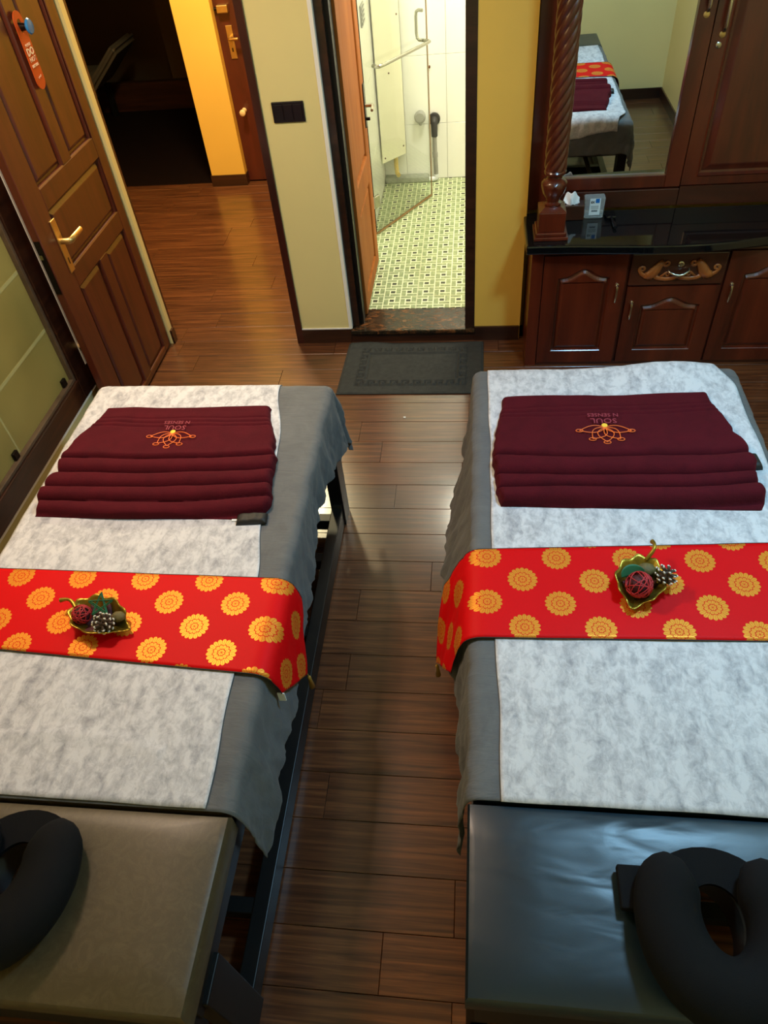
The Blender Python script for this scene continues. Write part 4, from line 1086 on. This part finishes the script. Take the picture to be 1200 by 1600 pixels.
def curl_leaf(label, cx, cy, cz, rz):
    def fn(u, v):
        a = -1.2 + 2.4 * u; w = 0.020 * math.sin(PI * (0.1 + 0.85 * u)); r = 0.036
        return (r * math.sin(a), r * math.cos(a) * 0.5 + (v - .5) * w, 0.012 + (v - .5) * w * 1.3)
    o = grid('curled_leaf', 20, 5, fn, M['green_twig'], thick=0.001); o.location = (cx, cy, cz); o.rotation_euler = (0, 0, rz); return tag(o, label, 'leaf')
curl_leaf('dark green curled leaf behind the red ball in the right bowl', 0.440, 1.280, ZR + 0.044, 0.3)

# ------------------------------------------------------------------ door mat
MT = [(0, 0, 1, 1, 1, 1), (1, 0, 1, 0, 0, 1), (1, 0, 1, 1, 0, 1), (1, 0, 0, 0, 0, 1), (1, 1, 1, 1, 1, 1), (0, 0, 0, 0, 0, 0)]
def mat_h(x, y, W, D):
    bx0, by0 = 0.085, 0.065; bw = 0.060
    dx = min(x, W - x); dy = min(y, D - y)
    h = 0.010
    if dx > bx0 and dy > by0:
        ix, iy = dx - bx0, dy - by0
        if min(ix, iy) < bw:
            if iy < ix: p, q = (x - bx0), iy
            else: p, q = (y - by0), ix
            a = int((p / bw * 6) % 6) if True else 0; b = int(q / bw * 6) % 6
            h = 0.004 if MT[b][a] == 0 else 0.018
            if min(ix, iy) < 0.004 or abs(min(ix, iy) - bw) < 0.004: h = 0.0055
        else: h = 0.0095
    return h
MW, MD = 0.765, 0.490
def mat_fn(u, v):
    x, y = u * MW, v * MD
    h = mat_h(x, y, MW, MD)
    xl = -0.714 + (-0.727 + 0.714) * (1 - v); xr = 0.052
    X = xl + (xr - xl) * u; Y = 3.050 + v * 0.478
    Z = h + 0.004 * max(0, noise.noise(Vector((x * 7, y * 9, 3))))
    if v > 0.86: Z += 0.012 * ((v - 0.86) / 0.14) * max(0, math.sin(u * 7.5 + 0.6)) * (1 if u < 0.75 else 0.3)
    if min(u, 1 - u) < 0.012 or min(v, 1 - v) < 0.015: Z = min(Z, 0.006)
    return (X, Y, Z)
tag(grid('door_mat', 190, 124, mat_fn, M['mat'], thick=0.004, offset=-1), 'dark gray terry mat with a key pattern border before the bathroom step', 'mat')

# ------------------------------------------------------------------ cabinet, worktop, mirror unit, wardrobe, column
CY = 3.30
cab = thing('sideboard_cabinet', 'low mahogany cabinet with arched door panels under the black worktop', 'cabinet', (0.96, 3.45, 0))
cx_, cy_ = 0.96, 3.45
def cbox(name, x0, x1, y0, y1, z0, z1, mat, par=cab, bev=0.002): return box(name, x0 - cx_, x1 - cx_, y0 - cy_, y1 - cy_, z0, z1, mat, par, bev)
cbox('carcass', 0.272, 1.645, CY + 0.022, 3.66, 0.0, 0.655, M['mahogany'])
cbox('end_post', 0.270, 0.326, CY, CY + 0.022, 0.0, 0.655, M['mahogany'])
cbox('frieze', 0.326, 1.645, CY + 0.004, CY + 0.022, 0.622, 0.655, M['mahogany_dark'])
cbox('plinth', 0.326, 1.645, CY + 0.004, CY + 0.022, 0.0, 0.016, M['mahogany_dark'])
def arch_outline(x0, x1, z0, zs, rise, n=22):
    pts = [(x0, z0), (x1, z0), (x1, zs)]
    for i in range(1, n):
        f = i / n; x = x1 + (x0 - x1) * f; q = abs(2 * f - 1)
        # cathedral curve: shoulders, then a raised middle
        z = zs + rise * (0.18 * (1 - q ** 6) + 0.82 * (0.5 + 0.5 * math.cos(PI * min(1, q / 0.72))) ** 1.0)
        if q > 0.93: z = zs + rise * 0.18 * (1 - q ** 6)
        pts.append((x, z))
    pts.append((x0, zs)); return pts
def cab_door(x0, x1, z0, z1, panel, handle, mat=M['mahogany']):
    d = bpy.data.objects.new('door', None); link(d, cab); d.location = (x0 - cx_, CY - cy_, 0)
    px0, px1, pz0, pzs, rise = panel
    out = arch_outline(px0, px1, pz0, pzs, rise)
    # frame: outer rectangle bridged to the arch opening
    bm = bmesh.new(); n = len(out); rect = []
    for (x, z) in out:
        rect.append((x0 if x <= px0 + 1e-6 else x1 if x >= px1 - 1e-6 else x, z0 if z <= pz0 + 1e-6 else (z1 if (px0 < x < px1 or z >= pzs - 1e-6) else z)))
    th = 0.020
    A = [bm.verts.new((x, z, 0.0)) for x, z in rect]; Bv = [bm.verts.new((x, z, 0.0)) for x, z in out]; C_ = [bm.verts.new((x, z, -th)) for x, z in rect]
    for i in range(n):
        j = (i + 1) % n
        bm.faces.new((A[i], A[j], Bv[j], Bv[i])); bm.faces.new((C_[i], C_[j], A[j], A[i]))
    L4 = FRONT((-x0, 0, 0)); bm.transform(L4); bmesh.ops.recalc_face_normals(bm, faces=bm.faces[:]); obj('door_frame', bm, mat, d)
    raised_panel('door_panel', out, [(0, 0), (0.003, -0.003), (0.006, -0.013), (0.014, -0.014), (0.026, -0.005), (0.032, -0.003)], mat, d, L4)
    hx, hz = handle
    h = tube('handle', [(hx - x0, -0.004, hz + 0.045), (hx - x0, -0.016, hz + 0.040), (hx - x0, -0.020, hz + 0.020), (hx - x0, -0.018, hz - 0.02), (hx - x0, -0.012, hz - 0.045)], [0.005, 0.006, 0.005, 0.0065, 0.004], M['nickel'], d, n=8)
    lathe('rosette', [(0.008, 0.0), (0.009, -0.004), (0.004, -0.007)], M['nickel'], d, n=14, loc=(hx - x0, 0, hz + 0.043), axis='Y')
cab_door(0.330, 0.722, 0.018, 0.618, (0.400, 0.652, 0.088, 0.500, 0.050), (0.686, 0.418))
cab_door(0.740, 1.172, 0.018, 0.446, (0.815, 1.100, 0.088, 0.345, 0.045), (0.770, 0.322))
cab_door(1.184, 1.600, 0.018, 0.618, (1.260, 1.525, 0.088, 0.500, 0.050), (1.220, 0.408))
dr = bpy.data.objects.new('drawer', None); link(dr, cab); dr.location = (0.96 - cx_, CY - cy_, 0.53)
box('drawer_front', -0.222, 0.212, -0.002, 0.02, -0.075, 0.086, M['mahogany_dark'], dr, bev=0.004)
def scroll(sg):
    bm = bmesh.new(); pts = []; rad = []
    def spiral(cx, cz, r0, a0, turns, dirn, n=18, rmin=0.25):
        return [(cx + r0 * (1 - (1 - rmin) * i / n) * math.cos(a0 + dirn * turns * 2 * PI * i / n), cz + r0 * (1 - (1 - rmin) * i / n) * math.sin(a0 + dirn * turns * 2 * PI * i / n)) for i in range(n + 1)]
    # upper scroll with a stem sweeping outwards
    s1 = spiral(0.062, 0.040, 0.017, 0.4, 1.1, -1); stem = [(0.155, -0.020), (0.140, -0.022), (0.120, -0.012), (0.105, 0.010), (0.092, 0.034), (0.078, 0.053)]
    P = stem + s1; tube_bm(bm, [(sg * x, -0.006, z) for x, z in P], [0.016, 0.022, 0.027, 0.025, 0.018, 0.011] + [0.0085 - 0.004 * i / 18 for i in range(19)], 8, True, 0.45, (0, 1, 0))
    s2 = spiral(0.168, 0.012, 0.016, -0.9, 1.1, 1); P = [(0.105, -0.012), (0.125, -0.024), (0.150, -0.024), (0.170, -0.012)] + s2
    tube_bm(bm, [(sg * x, -0.006, z) for x, z in P], [0.018, 0.016, 0.013, 0.010] + [0.0085 - 0.004 * i / 18 for i in range(19)], 8, True, 0.45, (0, 1, 0))
    s3 = spiral(0.050, -0.018, 0.012, 1.2, 0.9, 1); P = [(0.0, -0.030), (0.02, -0.038), (0.055, -0.042), (0.090, -0.036), (0.115, -0.020)]
    tube_bm(bm, [(sg * x, -0.006, z) for x, z in P], [0.008, 0.010, 0.011, 0.011, 0.012], 8, True, 0.45, (0, 1, 0))
    tube_bm(bm, [(sg * x, -0.006, z) for x, z in [(0.085, -0.034)] + s3], [0.006] + [0.006 - 0.003 * i / 18 for i in range(19)], 8, True, 0.45, (0, 1, 0))
    tube_bm(bm, [(sg * x, -0.006, z) for x, z in [(0.115, -0.02), (0.122, -0.034), (0.124, -0.044)]], [0.010, 0.008, 0.002], 8, True, 0.45, (0, 1, 0))
    bmesh.ops.recalc_face_normals(bm, faces=bm.faces[:]); return obj('carved_scroll', bm, M['carving'], dr, smooth=True)
scroll(-1); scroll(1)
tube('pull', [(-0.048, -0.004, 0.004), (-0.044, -0.020, 0.0), (-0.02, -0.026, -0.010), (0.0, -0.028, -0.013), (0.02, -0.026, -0.010), (0.040, -0.020, 0.002), (0.046, -0.004, 0.008)], [0.006, 0.006, 0.007, 0.008, 0.007, 0.006, 0.006], M['nickel'], dr, n=8)
lathe('lock', [(0.014, -0.002), (0.014, -0.007), (0.010, -0.009), (0.009, -0.006)], M['nickel'], dr, n=20, loc=(0.004, 0, 0.033), axis='Y')
# worktop
frontc = [(0.236, 3.238), (0.30, 3.240), (0.46, 3.235), (0.62, 3.222), (0.78, 3.211), (0.92, 3.208), (1.04, 3.213), (1.16, 3.228), (1.30, 3.255), (1.45, 3.268), (1.645, 3.270)]
wt = prism('worktop', frontc + [(1.645, 3.60), (0.236, 3.60)], 0.657, 0.70, M['granite'], None, bev=0.008)
tag(wt, 'glossy black granite worktop with a curved front edge on the mahogany cabinet', 'worktop')
# mirror unit
mu = thing('mirror_door', 'tall mirror in a mahogany door frame standing above the black worktop', 'mirror', (0.61, 3.64, 0.70))
def mbox(name, x0, x1, y0, y1, z0, z1, mat, par=mu, bev=0.003): return box(name, x0 - 0.61, x1 - 0.61, y0 - 3.64, y1 - 3.64, z0 - 0.70, z1 - 0.70, mat, par, bev)
mbox('stile', 0.256, 0.385, 3.615, 3.66, 0.705, 2.30, M['mahogany']); mbox('stile', 0.895, 0.967, 3.620, 3.66, 0.790, 2.30, M['mahogany'])
mbox('bottom_rail', 0.385, 0.895, 3.620, 3.66, 0.790, 0.848, M['mahogany']); mbox('base_strip', 0.385, 0.967, 3.612, 3.66, 0.703, 0.785, M['mahogany_dark'])
mbox('top_rail', 0.385, 0.895, 3.620, 3.66, 2.22, 2.30, M['mahogany'])
mbox('mirror_glass', 0.385, 0.895, 3.640, 3.648, 0.848, 2.22, M['mirror'], bev=0)
mbox('backing', 0.385, 0.895, 3.649, 3.66, 0.848, 2.22, M['mahogany_dark'], bev=0)
def bow_handle(par, x, y, z0, z1):
    o = tube('handle', [(x, y, z0), (x, y - 0.022, z0 + 0.006), (x, y - 0.030, z0 + 0.025), (x, y - 0.030, z1 - 0.025), (x, y - 0.022, z1 - 0.006), (x, y, z1)], [0.007, 0.007, 0.008, 0.008, 0.007, 0.007], M['nickel'], par, n=8)
    for z in (z0 - 0.012, z1 + 0.012): lathe('mount', [(0.012, 0.0), (0.013, -0.004), (0.008, -0.006)], M['brass'], o, n=14, loc=(x, y, z), axis='Y')
bow_handle(mu, 0.930 - 0.61, 3.62 - 3.64, 1.50 - 0.70, 1.68 - 0.70)
wd = thing('wardrobe', 'mahogany wardrobe right of the mirror with a nickel bow handle', 'wardrobe', (1.31, 3.64, 0.70))
WD = MX((1, 0, 0), (0, 0, 1), (0, -1, 0), (0.970 - 1.31, 3.620 - 3.64, -0.70))
dd = bpy.data.objects.new('door', None); link(dd, wd)
bmw = [(0.0, 0.062, 0.797, 2.30), (0.60, 0.665, 0.797, 2.30)]
for (a, b, c, d) in bmw:
    bm = bmesh.new(); bx(bm, a, b, c, d, -0.04, 0); bm.transform(WD); bmesh.ops.recalc_face_normals(bm, faces=bm.faces[:]); obj('stile', bm, M['mahogany'], dd)
for (c, d) in ((0.797, 0.833), (2.23, 2.30)):
    bm = bmesh.new(); bx(bm, 0.062, 0.60, c, d, -0.04, 0); bm.transform(WD); bmesh.ops.recalc_face_normals(bm, faces=bm.faces[:]); obj('rail', bm, M['mahogany'], dd)
raised_panel('panel', [(0.062, 0.833), (0.60, 0.833), (0.60, 2.23), (0.062, 2.23)], [(0, 0), (0.006, 0.005), (0.014, -0.012), (0.024, -0.014), (0.050, -0.004), (0.056, -0.003)], M['mahogany'], dd, WD)
bm = bmesh.new(); bx(bm, 0.0, 0.675, 0.703, 0.793, -0.04, 0.004); bm.transform(WD); bmesh.ops.recalc_face_normals(bm, faces=bm.faces[:]); obj('base_strip', bm, M['mahogany_dark'], wd)
bow_handle(dd, 1.010 - 1.31, 3.62 - 3.64, 1.425 - 0.70, 1.60 - 0.70)
lathe('lock', [(0.012, 0.0), (0.012, -0.006), (0.008, -0.008)], M['nickel'], dd, n=18, loc=(1.003 - 1.31, -0.02, 1.375 - 0.70), axis='Y')
# twisted column
colm = thing('twisted_column', 'carved mahogany barley twist column on a stepped base at the worktop end', 'column', (0.350, 3.365, 0.70))
def sq(name, hw, z0, z1, bev): return box(name, -hw, hw, -hw, hw, z0, z1, M['mahogany'], colm, bev)
sq('base_step', 0.078, 0.0, 0.016, 0.003); sq('base_step', 0.070, 0.016, 0.034, 0.005); sq('base_block', 0.061, 0.034, 0.125, 0.004)
bmc = bmesh.new(); 
a = [bmc.verts.new((sx * 0.061, sy * 0.061, 0.125)) for sx, sy in ((-1, -1), (1, -1), (1, 1), (-1, 1))]; b = [bmc.verts.new((sx * 0.036, sy * 0.036, 0.142)) for sx, sy in ((-1, -1), (1, -1), (1, 1), (-1, 1))]
for i in range(4): bmc.faces.new((a[i], a[(i + 1) % 4], b[(i + 1) % 4], b[i]))
bmc.faces.new(b); bmc.faces.new(a[::-1]); obj('block_cap', bmc, M['mahogany'], colm)
lathe('urn', [(0.034, 0.140), (0.040, 0.146), (0.040, 0.152), (0.028, 0.158), (0.033, 0.170), (0.049, 0.195), (0.057, 0.222), (0.057, 0.240), (0.047, 0.254), (0.034, 0.262), (0.034, 0.272), (0.047, 0.280), (0.049, 0.290), (0.044, 0.298), (0.040, 0.302)], M['mahogany'], colm, n=40,
      mod=lambda a_, z: 1 - 0.07 * abs(math.cos(a_ * 8)) ** 4 if 0.165 < z < 0.225 else 1.0)
PR_, LB = 0.050, 8
prof = [(0.0485, 0.300 + i * 0.0045) for i in range(200)]
lathe('twist_shaft', prof, M['mahogany'], colm, n=144, mod=lambda a_, z: 0.89 + 0.13 * abs(math.sin((LB * a_ - 2 * PI * z / PR_) / 2)) ** 0.7)
lathe('top_collar', [(0.040, 1.198), (0.052, 1.21), (0.052, 1.23), (0.042, 1.245), (0.06, 1.29)], M['mahogany'], colm, n=32)
# tissue box
tb = thing('tissue_box', 'brown wooden tissue box behind the twisted column', 'tissue box', (0.470, 3.53, 0.70))
box('case', -0.047, 0.047, -0.035, 0.035, 0, 0.070, M['mahogany_dark'], tb, bev=0.003)
def tis(u, v):
    x = -0.04 + 0.075 * u; y = -0.02 + 0.02 * v; return (x - 0.012, y + 0.010 * math.sin(u * 9), 0.070 + 0.055 * v * math.sin(PI * (0.15 + 0.7 * u)) + 0.006 * math.sin(u * 14 + v * 5))
grid('tissue', 18, 10, tis, M['tissue'], tb, thick=0.001)
pk = thing('plastic_box', 'clear plastic box with a white and blue label on the worktop', 'box', (0.564, 3.53, 0.70))
bm = bmesh.new(); bx(bm, -0.043, 0.043, -0.024, 0.024, 0, 0.100)
for v in bm.verts:
    if v.co.z > 0.05: v.co.x *= 1.12; v.co.y *= 1.1
bmesh.ops.bevel(bm, geom=bm.edges[:], offset=0.004, segments=2, affect='EDGES'); obj('container', bm, M['clear_plastic'], pk, smooth=0.6)
for i in range(4): box('rib', -0.044, 0.044, -0.0260 - 0.0002 * i, -0.0235, 0.008 + i * 0.009, 0.012 + i * 0.009, M['clear_plastic'], pk)
lb = box('label', -0.024, 0.026, -0.0278, -0.0268, 0.020, 0.099, M['label_white'], pk)
box('label_patch', 0.002, 0.020, -0.0284, -0.0277, 0.078, 0.098, M['label_blue'], lb)
PT = lambda x, z: MX((1, 0, 0), (0, 0, 1), (0, -1, 0), (x, -0.0282, z))
text_mesh('lettering', 'EX', 0.014, M['ink'], lb, PT(-0.011, 0.081), bold=0.0006)
for i in range(12): box('barcode_bar', -0.014 + i * 0.0024, -0.0128 + i * 0.0024 + (0.0005 if i % 3 else 0), -0.0284, -0.0277, 0.036, 0.044, M['ink'], lb)
for i in range(3): box('print_line', -0.018, 0.018, -0.0284, -0.0277, 0.050 + i * 0.006, 0.0515 + i * 0.006, M['ink'], lb)
hb = thing('hair_brush', 'black hair brush lying on the black worktop beside the plastic box', 'brush', (0.650, 3.47, 0.70), 0.10)
box('head', -0.024, 0.024, 0.02, 0.085, 0.002, 0.016, M['black_switch'], hb, bev=0.006)
bm = bmesh.new()
for i in range(7):
    for j in range(4): tube_bm(bm, [(-0.02 + i * 0.0067, 0.03 + j * 0.014, 0.015), (-0.02 + i * 0.0067, 0.028 + j * 0.014, 0.028)], 0.001, 4)
o = obj('bristles', bm, M['dark_metal'], hb); o['kind'] = 'stuff'
tube('handle', [(0, 0.025, 0.009), (-0.002, -0.01, 0.009), (-0.004, -0.045, 0.010), (-0.006, -0.085, 0.010)], [0.008, 0.006, 0.009, 0.010], M['black_switch'], hb, n=10, flat=0.7)
# recliner in the dark room
rc = thing('reclining_chair', 'shade-darkened reclining chair standing in the unlit room', 'chair', (-3.78, 7.60, 0))
box('seat', -0.45, 0.10, -0.3, 0.3, 0.34, 0.46, M['dim_cloth'], rc, bev=0.04)
bm = bmesh.new(); bx(bm, 0.0, 0.08, -0.28, 0.28, 0.0, 0.50); bmesh.ops.bevel(bm, geom=bm.edges[:], offset=0.03, segments=3, affect='EDGES')
bm.transform(Matrix.Translation((0.08, 0, 0.40)) @ Matrix.Rotation(math.radians(48), 4, 'Y')); obj('backrest', bm, M['dim_cloth'], rc, smooth=0.6)
for sx in (-0.40, 0.06):
    for sy in (-0.25, 0.25): box('leg', sx - 0.025, sx + 0.025, sy - 0.025, sy + 0.025, 0, 0.30, M['black_iron'], rc)

tag(box('paper_scrap', -0.352, -0.340, 2.855, 2.863, 0.0005, 0.003, M['label_white'], bev=0.0008), 'tiny white paper scrap on the floor between the two tables', 'scrap')
# ------------------------------------------------------------------ groups of alike things
GROUPS = {'massage_table': 'massage tables', 'bed_cover': 'gray bed covers', 'disposable_sheet': 'disposable sheets', 'bed_runner': 'red brocade runners',
          'towel': 'folded burgundy towels', 'face_cushion': 'horseshoe face cushions', 'leaf_bowl': 'gold leaf bowls', 'rattan_ball': 'red cane balls',
          'pine_cone': 'frosted pine cones', 'dried_flower': 'dried petals in the bowls', 'seed_pod': 'seed pods in the bowls', 'door_stop': 'cream door stops', 'folded_cloth': 'small black cloths'}
for o in bpy.data.objects:
    if o.parent is None and 'category' in o:
        g = GROUPS.get(o.name.split('.')[0])
        if g: o['group'] = g
